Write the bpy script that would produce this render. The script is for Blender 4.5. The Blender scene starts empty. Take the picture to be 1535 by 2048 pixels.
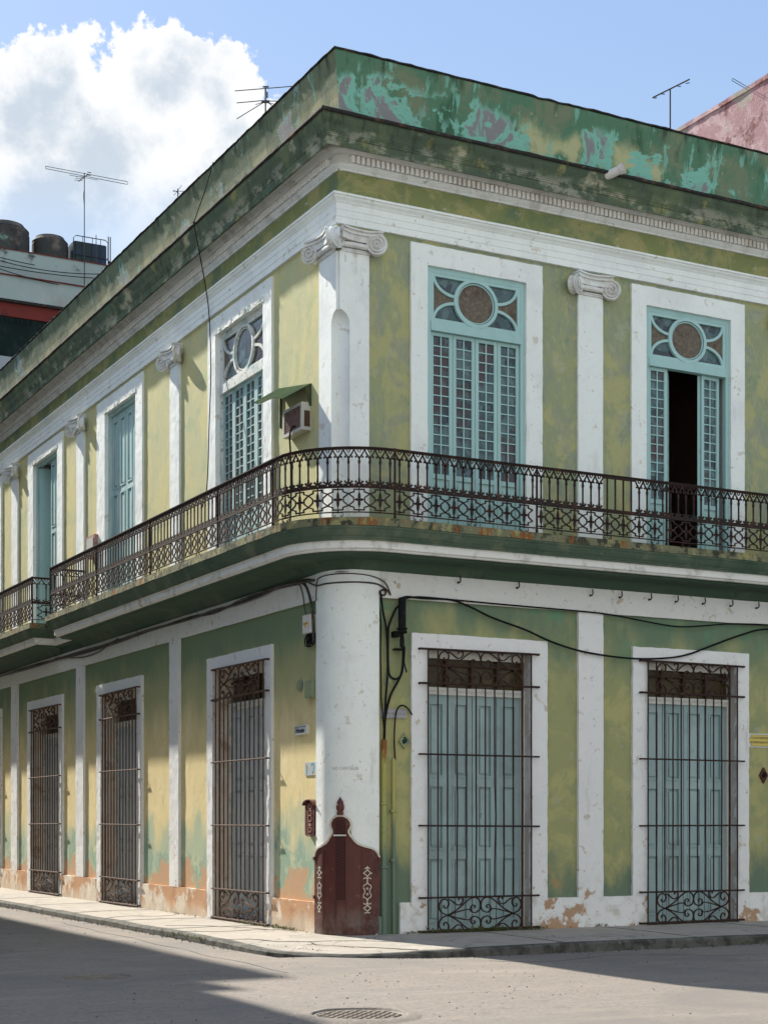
import bpy, bmesh, math, random
from mathutils import Vector, noise, Matrix
random.seed(7)
S = bpy.context.scene
COL = S.collection
# ------------------------------------------------------------------ camera
VX, VY = 0.46514, 0.88524                      # heading of the level camera
RX, RY = 0.88524, -0.46514
cam = bpy.data.cameras.new('camera'); co = bpy.data.objects.new('camera', cam); COL.objects.link(co)
co.location = (-9.905, -20.212, 1.62)
co.rotation_euler = (math.radians(90), 0, -math.atan2(VX, VY))
cam.sensor_fit = 'VERTICAL'; cam.sensor_height = 36.0; cam.lens = 36.0 * 3225.0 / 2048.0
cam.shift_y = (1640.0 - 1024.0) / 2048.0; cam.clip_end = 2000
S.camera = co
# ------------------------------------------------------------------ sun and sky
SUN = Vector((-1, 4.45, 3.7)).normalized()
sd = bpy.data.lights.new('sun', 'SUN'); sd.energy = 4.7; sd.angle = math.radians(0.9); sd.color = (1.0, 0.93, 0.82)
so = bpy.data.objects.new('sun', sd); COL.objects.link(so)
so.rotation_euler = SUN.to_track_quat('Z', 'Y').to_euler(); so.location = (-10, 20, 30)
W = bpy.data.worlds.new('World'); S.world = W; W.use_nodes = True
nt = W.node_tree; N = nt.nodes; Lk = nt.links
for n in list(N): N.remove(n)
out = N.new('ShaderNodeOutputWorld'); bg = N.new('ShaderNodeBackground'); bg.inputs[1].default_value = 0.10
sky = N.new('ShaderNodeTexSky'); sky.sky_type = 'NISHITA'; sky.sun_disc = False
sky.sun_elevation = math.asin(SUN.z); sky.sun_rotation = math.atan2(SUN.x, SUN.y)
sky.air_density = 1.0; sky.dust_density = 0.7; sky.ozone_density = 1.6
def wmath(op, a, b=None, c=None, clamp=False):
    n = N.new('ShaderNodeMath'); n.operation = op; n.use_clamp = clamp
    for i, v in enumerate((a, b, c)):
        if v is None: continue
        if isinstance(v, (int, float)): n.inputs[i].default_value = v
        else: Lk.new(v, n.inputs[i])
    return n.outputs[0]
tc = N.new('ShaderNodeTexCoord'); dirv = tc.outputs['Generated']
def wnoise(scale, detail, rough=0.6, off=(0, 0, 0)):
    m = N.new('ShaderNodeVectorMath'); m.operation = 'ADD'; m.inputs[1].default_value = off; Lk.new(dirv, m.inputs[0])
    n = N.new('ShaderNodeTexNoise'); n.inputs['Scale'].default_value = scale; n.inputs['Detail'].default_value = detail
    n.inputs['Roughness'].default_value = rough; Lk.new(m.outputs[0], n.inputs['Vector']); return n
CL = [((0.2542, 0.8792, 0.4031), 0.034), ((0.2292, 0.8963, 0.3795), 0.046), ((0.3123, 0.8578, 0.4085), 0.036), ((0.341, 0.8468, 0.4083), 0.027),
      ((0.3541, 0.8491, 0.3921), 0.025), ((0.2884, 0.8824, 0.3718), 0.06), ((0.248, 0.9027, 0.3516), 0.06), ((0.3437, 0.8611, 0.3746), 0.040),
      ((0.3207, 0.8807, 0.3485), 0.06), ((0.274, 0.9022, 0.3331), 0.066), ((-0.05, 0.92, 0.39), 0.16), ((-0.6, 0.7, 0.36), 0.2), ((0.72, -0.55, 0.42), 0.42), ((-0.6, -0.65, 0.4), 0.5), ((0.1, -0.75, 0.65), 0.45), ((0.3, -0.9, 0.3), 0.3)]  # clouds at negative y are unseen, added as neutral fill for the shaded facade
def cloudfield(shift):
    m = None
    for c, r in CL:
        s = N.new('ShaderNodeVectorMath'); s.operation = 'DISTANCE'; Lk.new(dirv, s.inputs[0]); s.inputs[1].default_value = (c[0], c[1], c[2] + shift)
        v = wmath('MULTIPLY_ADD', s.outputs['Value'], -1.0 / r, 1.0)
        m = v if m is None else wmath('SMOOTH_MAX', m, v, 0.25)
    return m
n1 = wnoise(26, 9, 0.62); n2 = wnoise(90, 6, 0.65, (3, 1, 2))
f0 = cloudfield(0)
nz = wmath('ADD', wmath('MULTIPLY', wmath('SUBTRACT', n1.outputs[0], 0.5), 1.75), wmath('MULTIPLY', wmath('SUBTRACT', n2.outputs[0], 0.5), 0.8))
fld = wmath('ADD', f0, nz)
def wramp(v, a, b, c=0.0, d=1.0):
    m = N.new('ShaderNodeMapRange'); m.interpolation_type = 'SMOOTHSTEP'
    m.inputs[1].default_value = a; m.inputs[2].default_value = b; m.inputs[3].default_value = c; m.inputs[4].default_value = d; Lk.new(v, m.inputs[0]); return m.outputs[0]
mask = wramp(fld, -0.03, 0.09)
sep = N.new('ShaderNodeSeparateXYZ'); Lk.new(dirv, sep.inputs[0])
low = wramp(sep.outputs[2], 0.30, 0.375)                    # clouds thin out into haze below
mask = wmath('MULTIPLY', mask, wramp(sep.outputs[2], 0.325, 0.378, 0.30, 1.0))
n3 = wnoise(17, 6, 0.55, (5, 7, 1))
body = wramp(wmath('ADD', fld, wmath('MULTIPLY', wmath('SUBTRACT', n3.outputs[0], 0.5), 3.2)), 0.1, 1.1)    # thick middle is greyer
shade = N.new('ShaderNodeMixRGB'); Lk.new(body, shade.inputs[0])
shade.inputs[1].default_value = (4.7, 4.75, 4.8, 1); shade.inputs[2].default_value = (2.9, 3.3, 3.75, 1)
hz = N.new('ShaderNodeMixRGB'); hz.inputs[0].default_value = 0.72; Lk.new(sky.outputs[0], hz.inputs[1])
hl = N.new('ShaderNodeMixRGB'); Lk.new(wramp(sep.outputs[2], 0.30, 0.47), hl.inputs[0]); hl.inputs[1].default_value = (2.0, 2.75, 3.6, 1); hl.inputs[2].default_value = (1.65, 2.4, 3.85, 1); Lk.new(hl.outputs[0], hz.inputs[2])
mx = N.new('ShaderNodeMixRGB'); Lk.new(mask, mx.inputs[0]); Lk.new(hz.outputs[0], mx.inputs[1]); Lk.new(shade.outputs[0], mx.inputs[2])
Lk.new(mx.outputs[0], bg.inputs[0]); Lk.new(bg.outputs[0], out.inputs[0])
S.view_settings.view_transform = 'Standard'; S.view_settings.look = 'None'; S.view_settings.gamma = 1
S.view_settings.exposure = 1.12
# ------------------------------------------------------------------ materials
def srgb(h):
    v = [int(h[i:i + 2], 16) / 255 for i in (0, 2, 4)]
    return tuple((c / 12.92 if c < .04045 else ((c + .055) / 1.055) ** 2.4) for c in v) + (1,)
def C3(c): return srgb(c) if isinstance(c, str) else tuple(c) + (1,)
RNDT = ('teal_paint', 'teal_paint_faded', 'door_paint_dull_teal', 'door_paint_grey', 'old_glass')
def M(name, base, layers=(), rough=0.9, bump=(), metal=0.0, spec=0.3, lean=None):
    """layers: dicts c, s(scale), lo, hi, [d detail, st (sx,sy,sz) stretch, z0,z1 height ramp, wz warp, seed, a amount, vor]"""
    m = bpy.data.materials.new(name); m.use_nodes = True; t = m.node_tree; n = t.nodes; l = t.links
    b = n['Principled BSDF']; b.inputs['Roughness'].default_value = rough; b.inputs['Metallic'].default_value = metal
    b.inputs['Specular IOR Level'].default_value = spec
    geo = n.new('ShaderNodeNewGeometry'); pos = geo.outputs['Position']
    def mth(op, a, bb=None, clamp=False):
        k = n.new('ShaderNodeMath'); k.operation = op; k.use_clamp = clamp
        for i, v in enumerate((a, bb)):
            if v is None: continue
            if isinstance(v, (int, float)): k.inputs[i].default_value = v
            else: l.new(v, k.inputs[i])
        return k.outputs[0]
    def ns(scale, det=6, st=(1, 1, 1), seed=0, rg=0.6, dist=0.0):
        mp = n.new('ShaderNodeMapping'); mp.inputs['Scale'].default_value = st; mp.inputs['Location'].default_value = (seed * 3.7, seed * 1.3, seed * 2.1)
        l.new(pos, mp.inputs[0]); x = n.new('ShaderNodeTexNoise'); x.inputs['Scale'].default_value = scale; x.inputs['Detail'].default_value = det
        x.inputs['Roughness'].default_value = rg; x.inputs['Distortion'].default_value = dist; l.new(mp.outputs[0], x.inputs['Vector']); return x.outputs[0]
    def ramp(v, a, bb):
        k = n.new('ShaderNodeMapRange'); k.interpolation_type = 'SMOOTHSTEP'; k.inputs[1].default_value = a; k.inputs[2].default_value = bb; l.new(v, k.inputs[0]); return k.outputs[0]
    sp = n.new('ShaderNodeSeparateXYZ'); l.new(pos, sp.inputs[0]); zz = sp.outputs[2]
    col = n.new('ShaderNodeRGB'); col.outputs[0].default_value = C3(base); cur = col.outputs[0]
    for i, L in enumerate(layers):
        seed = L.get('seed', i + 1); fac = None
        if L.get('vor'):
            vo = n.new('ShaderNodeTexVoronoi'); vo.feature = 'DISTANCE_TO_EDGE'; vo.inputs['Scale'].default_value = L['s']
            mp = n.new('ShaderNodeMapping'); mp.inputs['Scale'].default_value = L.get('st', (1, 1, 1)); l.new(pos, mp.inputs[0])
            w = n.new('ShaderNodeTexNoise'); w.inputs['Scale'].default_value = 3.0; w.inputs['Detail'].default_value = 6; l.new(pos, w.inputs['Vector'])
            mm = n.new('ShaderNodeVectorMath'); mm.operation = 'MULTIPLY_ADD'; l.new(w.outputs['Color'], mm.inputs[0]); mm.inputs[1].default_value = (L.get('wz', .5),) * 3; l.new(mp.outputs[0], mm.inputs[2])
            l.new(mm.outputs[0], vo.inputs['Vector']); fac = ramp(vo.outputs['Distance'], L['hi'], L['lo'])
            if 'ms' in L: fac = mth('MULTIPLY', fac, ramp(ns(L['ms'], 3, seed=seed + 11), .45, .6))
        elif L.get('cell'):
            vo = n.new('ShaderNodeTexVoronoi'); vo.inputs['Scale'].default_value = L['s']; l.new(pos, vo.inputs['Vector']); sc_ = n.new('ShaderNodeSeparateXYZ'); l.new(vo.outputs['Color'], sc_.inputs[0]); fac = ramp(sc_.outputs[seed % 3], L['lo'], L['hi'])
        elif 's' in L:
            fac = ramp(ns(L['s'], L.get('d', 8), L.get('st', (1, 1, 1)), seed, L.get('rg', .62), L.get('di', 0.0)), L['lo'], L['hi'])
        if 'z0' in L:
            wv = mth('MULTIPLY_ADD', mth('SUBTRACT', ns(L.get('ws', 1.6), 7, L.get('wst', (1, 1, .5)), seed + 5), .5), L.get('wz', 1.0) * 2)
            l.new(zz, wv.node.inputs[2]); zf = ramp(wv, L['z0'], L['z1'])
            fac = zf if fac is None else mth('MULTIPLY', fac, zf)
        if 'y0' in L:
            yf = ramp(sp.outputs[1], L['y0'], L['y1']); fac = mth('MULTIPLY', fac, yf)
        if 'a' in L: fac = mth('MULTIPLY', fac, L['a'])
        k = n.new('ShaderNodeMixRGB'); l.new(fac, k.inputs[0]); l.new(cur, k.inputs[1]); k.inputs[2].default_value = C3(L['c']); cur = k.outputs[0]
    oi = n.new('ShaderNodeObjectInfo'); hs = n.new('ShaderNodeHueSaturation'); l.new(cur, hs.inputs['Color'])
    l.new(mth('MULTIPLY_ADD', oi.outputs['Random'], .16), hs.inputs['Value']); hs.inputs['Value'].links[0].from_node.inputs[2].default_value = .92
    l.new(hs.outputs[0] if name in RNDT else cur, b.inputs['Base Color'])
    last = None
    for (sc, stg, *rest) in bump:
        h = ns(sc, 6, rest[0] if rest else (1, 1, 1), 20)
        bn = n.new('ShaderNodeBump'); bn.inputs['Strength'].default_value = stg; bn.inputs['Distance'].default_value = 0.02; l.new(h, bn.inputs['Height'])
        if last: l.new(last, bn.inputs['Normal'])
        last = bn.outputs[0]
    if last: l.new(last, b.inputs['Normal'])
    return m
WB = [(3.0, .35), (45, .22)]
OL = (.29, .325, .185); YE = (.44, .41, .18); GG = (.19, .27, .18); SL = (.235, .27, .235)
m_up = M('stucco_green_yellow', OL, [dict(c=YE, s=1.3, lo=.47, hi=.56, d=12, st=(1, 1, .7), di=.9, rg=.66, a=.6), dict(c=SL, s=2.4, lo=.47, hi=.60, d=12, rg=.66, a=.6, di=.7, st=(1, 1, .6)), dict(c=GG, s=1.5, lo=.58, hi=.64, d=12, rg=.7, a=.6), dict(c=(.36, .38, .28), s=3.3, lo=.60, hi=.63, d=12, a=.55, seed=61), dict(c=(.09, .09, .07), s=1.3, lo=.0, hi=.004, vor=True, wz=1.1, ms=.8, a=.6),
      dict(c=YE, s=7, lo=.56, hi=.70, a=.5, st=(1, 1, .5)), dict(c=(.55, .45, .13), s=1.7, lo=.66, hi=.74, a=.6), dict(c=(.6, .58, .4), s=30, lo=.66, hi=.72, a=.35), dict(c=(.12, .15, .10), s=22, lo=.68, hi=.76, a=.5), dict(c=(.42, .41, .24), s=14, lo=.5, hi=.66, a=.35, st=(1, 1, .35), seed=41), dict(c=(.16, .20, .15), s=11, lo=.56, hi=.7, a=.35, st=(1, 1, .4), seed=43)], bump=WB)
m_upL = M('stucco_pale_yellow', (.50, .49, .27), [dict(c=(.60, .53, .25), s=1.1, lo=.44, hi=.56, di=.7, d=12, rg=.7, st=(1, 1, .5), a=.8), dict(c=(.42, .44, .28), s=7, lo=.52, hi=.62, d=12, rg=.75, a=.5, st=(1, 1, .3), seed=63), dict(c=(.36, .43, .24), s=1.6, lo=.5, hi=.68, a=.7, di=.6), dict(c=(.62, .50, .27), s=3.2, lo=.56, hi=.7, a=.4),
      dict(c=(.30, .34, .20), s=14, lo=.62, hi=.75, a=.35)], bump=WB)
m_frz = M('stucco_frieze', (.20, .225, .09), [dict(c=(.32, .30, .13), s=1.6, lo=.48, hi=.58, d=12, rg=.7, di=.8, a=.9), dict(c=(.10, .16, .10), s=1.2, lo=.5, hi=.66, a=.8), dict(c=(.45, .46, .40), s=4.5, lo=.64, hi=.70, a=.8, seed=8), dict(c=(.07, .09, .06), s=9, lo=.6, hi=.75, a=.6)], bump=WB)
m_grR = M('stucco_ground_right', (.31, .32, .15), [dict(c=(.40, .38, .17), s=1.3, lo=.46, hi=.56, di=.7, d=12, rg=.7, a=.85), dict(c=(.24, .28, .15), s=3.0, lo=.52, hi=.60, a=.6, d=12, rg=.7, st=(1, 1, .6)), dict(c=(.33, .36, .27), s=4.2, lo=.62, hi=.64, d=12, a=.6, seed=62), dict(c=(.09, .09, .07), s=1.3, lo=.0, hi=.004, vor=True, wz=1.1, ms=.8, a=.6),
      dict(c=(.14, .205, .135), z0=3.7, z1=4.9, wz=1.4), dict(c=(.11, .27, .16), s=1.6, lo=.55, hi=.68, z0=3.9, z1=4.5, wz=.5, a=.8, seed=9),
      dict(c=(.13, .185, .13), z0=1.15, z1=.55, wz=1.5, ws=.9), dict(c=(.44, .24, .11), s=1.8, lo=.58, hi=.66, z0=1.1, z1=.8, wz=.4, a=.6), dict(c=(.08, .10, .06), s=25, lo=.70, hi=.76, a=.6), dict(c=(.45, .48, .42), s=9, lo=.70, hi=.74, a=.5)], bump=WB)
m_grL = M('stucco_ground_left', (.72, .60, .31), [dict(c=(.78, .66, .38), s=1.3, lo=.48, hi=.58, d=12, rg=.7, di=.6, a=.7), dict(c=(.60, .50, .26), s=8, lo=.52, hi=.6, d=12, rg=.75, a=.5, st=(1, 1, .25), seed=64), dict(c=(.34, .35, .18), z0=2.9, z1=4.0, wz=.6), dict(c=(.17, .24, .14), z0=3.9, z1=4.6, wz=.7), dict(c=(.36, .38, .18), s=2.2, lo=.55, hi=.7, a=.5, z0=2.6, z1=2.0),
      dict(c=(.40, .47, .33), z0=1.75, z1=1.1, wz=1.3), dict(c=(.27, .38, .29), z0=1.35, z1=1.05, wz=1.3, s=3, lo=.44, hi=.5, seed=65), dict(c=(.55, .56, .36), s=2.4, lo=.55, hi=.64, z0=1.7, z1=1.2, wz=.6, a=.75), dict(c=(.50, .32, .19), z0=.74, z1=.66, wz=1.0, ws=1.5, wst=(1, 1, .9)), dict(c=(.25, .40, .29), s=3, lo=.58, hi=.63, z0=1.1, z1=.8, wz=.6, a=.8, seed=14),
      dict(c=(.25, .22, .12), s=28, lo=.69, hi=.75, a=.5)], bump=WB)
WH = (.80, .84, .81)
def white(name, base=WH, grime=.5, low=False, y=False):
    L = [dict(c=(.66, .68, .68), s=1.2, lo=.45, hi=.7, a=.6), dict(c=(.46, .45, .41), s=3.0, lo=.57, hi=.74, a=min(1, grime * 1.2), st=(1, 1, .22), rg=.7), dict(c=(.50, .44, .34), s=5.5, lo=.62, hi=.66, d=12, a=min(1, grime * 1.3), seed=71), dict(c=(.36, .33, .28), s=13, lo=.655, hi=.68, a=min(1, grime * 1.3), seed=72), dict(c=(.30, .27, .22), s=22, lo=.66, hi=.76, a=grime), dict(c=(.55, .56, .52), s=9, lo=.55, hi=.75, a=grime * .6),
         dict(c=(.23, .22, .2), s=2.1, lo=.0, hi=.006, vor=True, wz=.9, ms=1.3, a=grime * .45)]
    if y: L.append(dict(c=(.60, .52, .34), s=3.5, lo=.6, hi=.75, a=.35))
    if low:
        L += [dict(c=(.42, .27, .17), s=2.3, lo=.565, hi=.61, z0=.75, z1=.45, wz=.35, seed=31), dict(c=(.40, .34, .26), s=5, lo=.48, hi=.7, z0=.9, z1=.2, wz=.3, a=.55)]
    return M(name, base, L, bump=WB, rough=.85)
m_wh = white('white_paint', grime=.45); m_whg = white('white_paint_grimy', (.72, .72, .69), 1.3, y=True); m_band = M('band_white_rusty', (.72, .72, .69), [dict(c=(.50, .49, .45), s=3, lo=.52, hi=.66, d=10, rg=.7), dict(c=(.40, .19, .06), s=1.7, lo=.66, hi=.70, st=(1, 1, .08), a=.8, seed=91), dict(c=(.30, .28, .24), s=14, lo=.64, hi=.70, a=.8)], bump=WB); m_whlow = white('white_paint_low', (.74, .75, .75), .6, low=True)
m_plL = M('plinth_orange', (.52, .30, .165), [dict(c=(.68, .62, .52), s=1.3, lo=.50, hi=.57, d=10), dict(c=(.40, .20, .10), s=2.5, lo=.52, hi=.66, a=.7), dict(c=(.30, .25, .19), s=6, lo=.55, hi=.75, a=.5), dict(c=(.62, .55, .44), z0=.30, z1=.02, wz=.3, a=.7)], bump=[(4, .5), (40, .35)])
m_bed = M('bed_mould_white', (.70, .71, .68), [dict(c=(.44, .42, .38), s=2.4, lo=.48, hi=.65, a=.7, st=(1, 1, .5)), dict(c=(.65, .68, .66), s=1.2, lo=.5, hi=.65), dict(c=(.16, .15, .13), s=14, lo=.60, hi=.75, a=.7), dict(c=(.14, .12, .1), s=1.1, lo=.0, hi=.006, vor=True, wz=.7, a=.6)], bump=WB)
m_dent = M('dentil_white', (.88, .88, .86), [dict(c=(.72, .70, .66), s=3, lo=.5, hi=.66), dict(c=(.2, .18, .15), s=18, lo=.62, hi=.74, a=.7)], bump=WB)
m_corn = M('cornice_moss', (.075, .105, .07), [dict(c=(.12, .155, .085), s=1.6, lo=.45, hi=.65, di=.6), dict(c=(.36, .35, .24), s=1.5, lo=.57, hi=.68, d=10, st=(1, 1, 1.6), seed=6), dict(c=(.27, .26, .10), s=2.3, lo=.58, hi=.68, a=.8, seed=9), dict(c=(.03, .04, .03), s=6, lo=.50, hi=.72, a=.75, st=(1, 1, .25)), dict(c=(.38, .38, .30), s=2.0, lo=.50, hi=.58, d=12, rg=.7, st=(1, 1, 1.6), seed=17, z0=11.12, z1=11.0, wz=.12, a=.6), dict(c=(.05, .14, .085), s=1.1, lo=.6, hi=.7, a=.7)], bump=[(6, .4), (60, .4)])
m_edge = M('tile_edge_black', (.025, .024, .022), [dict(c=(.12, .06, .04), s=3, lo=.55, hi=.66, a=.8), dict(c=(.10, .11, .08), s=12, lo=.55, hi=.7, a=.6)], bump=[(20, .6)])
m_par = M('parapet_peeling', (.09, .20, .125), [dict(c=(.20, .22, .14), s=1.3, lo=.47, hi=.60, a=.7, di=.8, d=12, rg=.7), dict(c=(.04, .105, .06), s=2.6, lo=.53, hi=.66, a=.8, st=(1, 1, .3), d=10),
      dict(c=(.42, .43, .24), s=.8, lo=.50, hi=.58, z0=12.0, z1=11.75, wz=.5, seed=13, d=10), dict(c=(.20, .47, .38), s=1.25, lo=.50, hi=.53, d=12, rg=.68, z0=12.12, z1=11.98, wz=.45, wst=(1, 1, .5), di=.5, seed=9), dict(c=(.23, .23, .235), s=1.25, lo=.565, hi=.585, d=12, rg=.68, z0=12.08, z1=11.94, wz=.45, wst=(1, 1, .5), di=.5, seed=9),
      dict(c=(.20, .43, .36), s=5, lo=.56, hi=.585, z0=11.85, z1=11.6, wz=.5, ws=2.5, wst=(1, 1, .4), a=.85, d=12, st=(1, 1, .5)), dict(c=(.20, .46, .37), s=4.5, lo=.57, hi=.61, st=(1, 1, .16), a=.75, d=12), dict(c=(.03, .045, .03), s=5.0, lo=.5, hi=.66, z0=12.0, z1=12.32, wz=.25, wst=(2, 2, .2), st=(1, 1, .15), a=.85), dict(c=(.32, .36, .30), s=10, lo=.64, hi=.66, a=.5)], bump=[(4, .35), (50, .3)])
m_parL = M('parapet_left', (.135, .165, .10), [dict(c=(.36, .34, .17), z0=12.0, z1=11.55, wz=.45, ws=.9), dict(c=(.08, .115, .07), s=2.6, lo=.48, hi=.64, a=.85, st=(1, 1, .3), d=12, rg=.7), dict(c=(.20, .41, .34), s=1.1, lo=.575, hi=.585, d=12, rg=.7, seed=4), dict(c=(.23, .22, .22), s=1.1, lo=.59, hi=.60, d=12, rg=.7, seed=4), dict(c=(.18, .38, .31), s=5, lo=.61, hi=.64, seed=12, a=.8, st=(1, 1, .25), d=12),
      dict(c=(.03, .04, .03), s=5.0, lo=.48, hi=.66, z0=12.0, z1=12.3, wz=.25, st=(1, 1, .15), a=.85)], bump=[(4, .35), (50, .3)])
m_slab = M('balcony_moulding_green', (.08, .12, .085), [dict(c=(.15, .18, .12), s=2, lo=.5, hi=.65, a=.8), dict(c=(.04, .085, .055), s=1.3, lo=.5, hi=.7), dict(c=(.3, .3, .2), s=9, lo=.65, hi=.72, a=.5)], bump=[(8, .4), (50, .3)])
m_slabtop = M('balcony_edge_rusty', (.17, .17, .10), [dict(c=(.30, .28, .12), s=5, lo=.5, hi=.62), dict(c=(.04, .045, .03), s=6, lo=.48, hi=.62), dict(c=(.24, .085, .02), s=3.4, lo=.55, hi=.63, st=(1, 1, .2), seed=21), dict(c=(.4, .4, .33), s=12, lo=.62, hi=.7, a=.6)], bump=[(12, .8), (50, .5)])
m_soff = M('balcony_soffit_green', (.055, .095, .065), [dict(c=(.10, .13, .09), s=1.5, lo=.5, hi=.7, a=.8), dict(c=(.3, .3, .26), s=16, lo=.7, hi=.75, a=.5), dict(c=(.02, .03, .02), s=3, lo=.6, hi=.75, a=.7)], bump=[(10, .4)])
m_teal = M('teal_paint', (.35, .54, .53), [dict(c=(.29, .46, .45), s=5, lo=.45, hi=.7, a=.7, st=(1, 1, .2)), dict(c=(.55, .58, .52), s=14, lo=.68, hi=.73, a=.6), dict(c=(.12, .17, .15), s=9, lo=.66, hi=.76, a=.6, st=(1, 1, .3))], rough=.6, bump=[(30, .15, (1, 1, .1))])
m_tealL = M('teal_paint_faded', (.34, .50, .50), [dict(c=(.56, .62, .60), s=3, lo=.45, hi=.65, a=.7, st=(1, 1, .25)), dict(c=(.3, .27, .22), s=12, lo=.68, hi=.76, a=.5)], rough=.65, bump=[(30, .2, (1, 1, .1))])
m_frL = M('peeling_white_frame', (.70, .71, .67), [dict(c=(.30, .45, .44), s=3, lo=.5, hi=.6, a=.6), dict(c=(.28, .23, .16), s=12, lo=.56, hi=.66, a=.8), dict(c=(.75, .75, .70), s=5, lo=.55, hi=.62, a=.7)], bump=[(20, .6), (60, .4)])
m_door = M('door_paint_dull_teal', (.335, .46, .475), [dict(c=(.40, .52, .53), s=3, lo=.45, hi=.65, a=.8, st=(1, 1, .25)), dict(c=(.22, .27, .28), s=1.3, lo=.5, hi=.7, a=.5), dict(c=(.10, .14, .13), s=14, lo=.64, hi=.76, a=.7, st=(1, 1, .35))], rough=.6, bump=[(30, .2, (1, 1, .1))])
m_doorL = M('door_paint_grey', (.46, .52, .54), [dict(c=(.52, .57, .58), s=3, lo=.45, hi=.65, a=.8, st=(1, 1, .25)), dict(c=(.15, .15, .14), s=14, lo=.64, hi=.76, a=.7, st=(1, 1, .35))], rough=.7, bump=[(30, .2, (1, 1, .1))])
m_rev = M('reveal_plaster', (.50, .47, .44), [dict(c=(.62, .62, .62), s=2, lo=.5, hi=.6), dict(c=(.40, .28, .18), s=3, lo=.55, hi=.65, a=.7, z0=1.6, z1=.6, wz=.4)], bump=WB)
m_revL = M('reveal_plaster_left', (.62, .53, .44), [dict(c=(.68, .62, .55), s=2, lo=.5, hi=.6), dict(c=(.30, .18, .11), s=3, lo=.55, hi=.65, a=.6)], bump=WB)
m_iron = M('rusty_iron', (.028, .015, .012), [dict(c=(.075, .030, .018), s=10, lo=.52, hi=.65), dict(c=(.018, .014, .014), s=4, lo=.5, hi=.7)], rough=.7, metal=.2, bump=[(80, .3)])
m_ironR = M('rusty_iron_red', (.035, .017, .013), [dict(c=(.09, .04, .024), s=10, lo=.52, hi=.65), dict(c=(.03, .02, .018), s=6, lo=.5, hi=.7)], rough=.8, metal=.1, bump=[(80, .3)])
m_ironS = M('rusty_iron_dusty', (.085, .050, .036), [dict(c=(.16, .10, .075), s=10, lo=.5, hi=.65, a=.6), dict(c=(.05, .028, .02), s=6, lo=.5, hi=.7)], rough=.85, bump=[(80, .3)])
m_glass = M('old_glass', (.045, .085, .085), [dict(c=(.09, .15, .15), s=7, lo=.4, hi=.7, cell=True, seed=1), dict(c=(.02, .03, .035), s=6.5, lo=.6, hi=.8, cell=True, seed=2), dict(c=(.10, .15, .15), s=6, lo=.5, hi=.6, seed=3, a=.5), dict(c=(.055, .03, .025), s=1.2, lo=.52, hi=.6), dict(c=(.35, .38, .36), s=26, lo=.66, hi=.70, a=.6)], rough=.12, spec=.6, bump=[(9, .12)])
m_mesh = M('brown_screen', (.12, .10, .075), [dict(c=(.17, .145, .11), s=18, lo=.45, hi=.6), dict(c=(.08, .05, .035), s=4, lo=.5, hi=.7)], rough=.7)
m_amber = M('amber_glass', (.05, .037, .012), [dict(c=(.08, .055, .02), s=6, lo=.45, hi=.65)], rough=.35)
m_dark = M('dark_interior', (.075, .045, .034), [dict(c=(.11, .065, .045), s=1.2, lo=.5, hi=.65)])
m_maroon = M('maroon_iron_paint', (.085, .022, .018), [dict(c=(.16, .075, .05), s=7, lo=.62, hi=.66, a=.7, d=12, seed=81), dict(c=(.045, .014, .012), s=2.2, lo=.5, hi=.64, a=.7, st=(1, 1, .3), seed=82), dict(c=(.11, .034, .028), s=3, lo=.5, hi=.65, a=.8), dict(c=(.14, .10, .085), z0=.6, z1=.05, wz=.25, s=6, lo=.35, hi=.6), dict(c=(.04, .018, .016), s=12, lo=.6, hi=.75, a=.7)], rough=.55, spec=.4, bump=[(30, .15)])
m_mardk = M('maroon_dark_paint', (.030, .012, .014), [], rough=.6)
m_cream = M('cream_line', (.60, .56, .48), [dict(c=(.4, .36, .3), s=15, lo=.55, hi=.7)], rough=.6)
m_pave = M('pavement_concrete', (.34, .31, .27), [dict(c=(.26, .24, .21), s=1.6, lo=.45, hi=.7, a=.8, di=.5), dict(c=(.42, .39, .34), s=4, lo=.5, hi=.7, a=.7), dict(c=(.10, .09, .08), s=30, lo=.66, hi=.74, a=.6), dict(c=(.05, .045, .04), s=.62, lo=.0, hi=.006, vor=True, wz=.5)], bump=[(5, .3), (70, .5)])
m_kerb = M('kerb_concrete', (.10, .10, .09), [dict(c=(.045, .045, .04), s=5, lo=.45, hi=.62), dict(c=(.20, .19, .165), s=9, lo=.58, hi=.7, a=.6)], bump=[(10, .6), (60, .5)])
m_road = M('road_asphalt', (.228, .200, .172), [dict(c=(.165, .15, .135), s=16, lo=.50, hi=.60, a=.7, rg=.75, seed=53), dict(c=(.30, .27, .235), s=22, lo=.55, hi=.62, a=.7, seed=54), dict(c=(.12, .11, .10), s=2.2, lo=.63, hi=.68, a=.5, seed=55, st=(.6, 1.5, 1)), dict(c=(.15, .14, .13), s=.35, lo=.52, hi=.62, d=10, seed=51, a=.55), dict(c=(.27, .25, .22), s=9, lo=.56, hi=.68, a=.5, st=(.25, 1.2, 1), seed=52), dict(c=(.19, .175, .16), s=.5, lo=.45, hi=.65, d=8, di=.5), dict(c=(.285, .255, .215), s=1.3, lo=.52, hi=.7, a=.7, st=(.4, 1.6, 1)), dict(c=(.14, .13, .125), s=4.5, lo=.6, hi=.72, a=.6), dict(c=(.08, .075, .07), s=60, lo=.60, hi=.70, a=.55), dict(c=(.42, .40, .36), s=95, lo=.66, hi=.72, a=.6), dict(c=(.10, .095, .09), s=.9, lo=.0, hi=.006, vor=True, wz=.9, ms=.5, a=.7)], bump=[(6, .18), (120, .7)], rough=.85)
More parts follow.
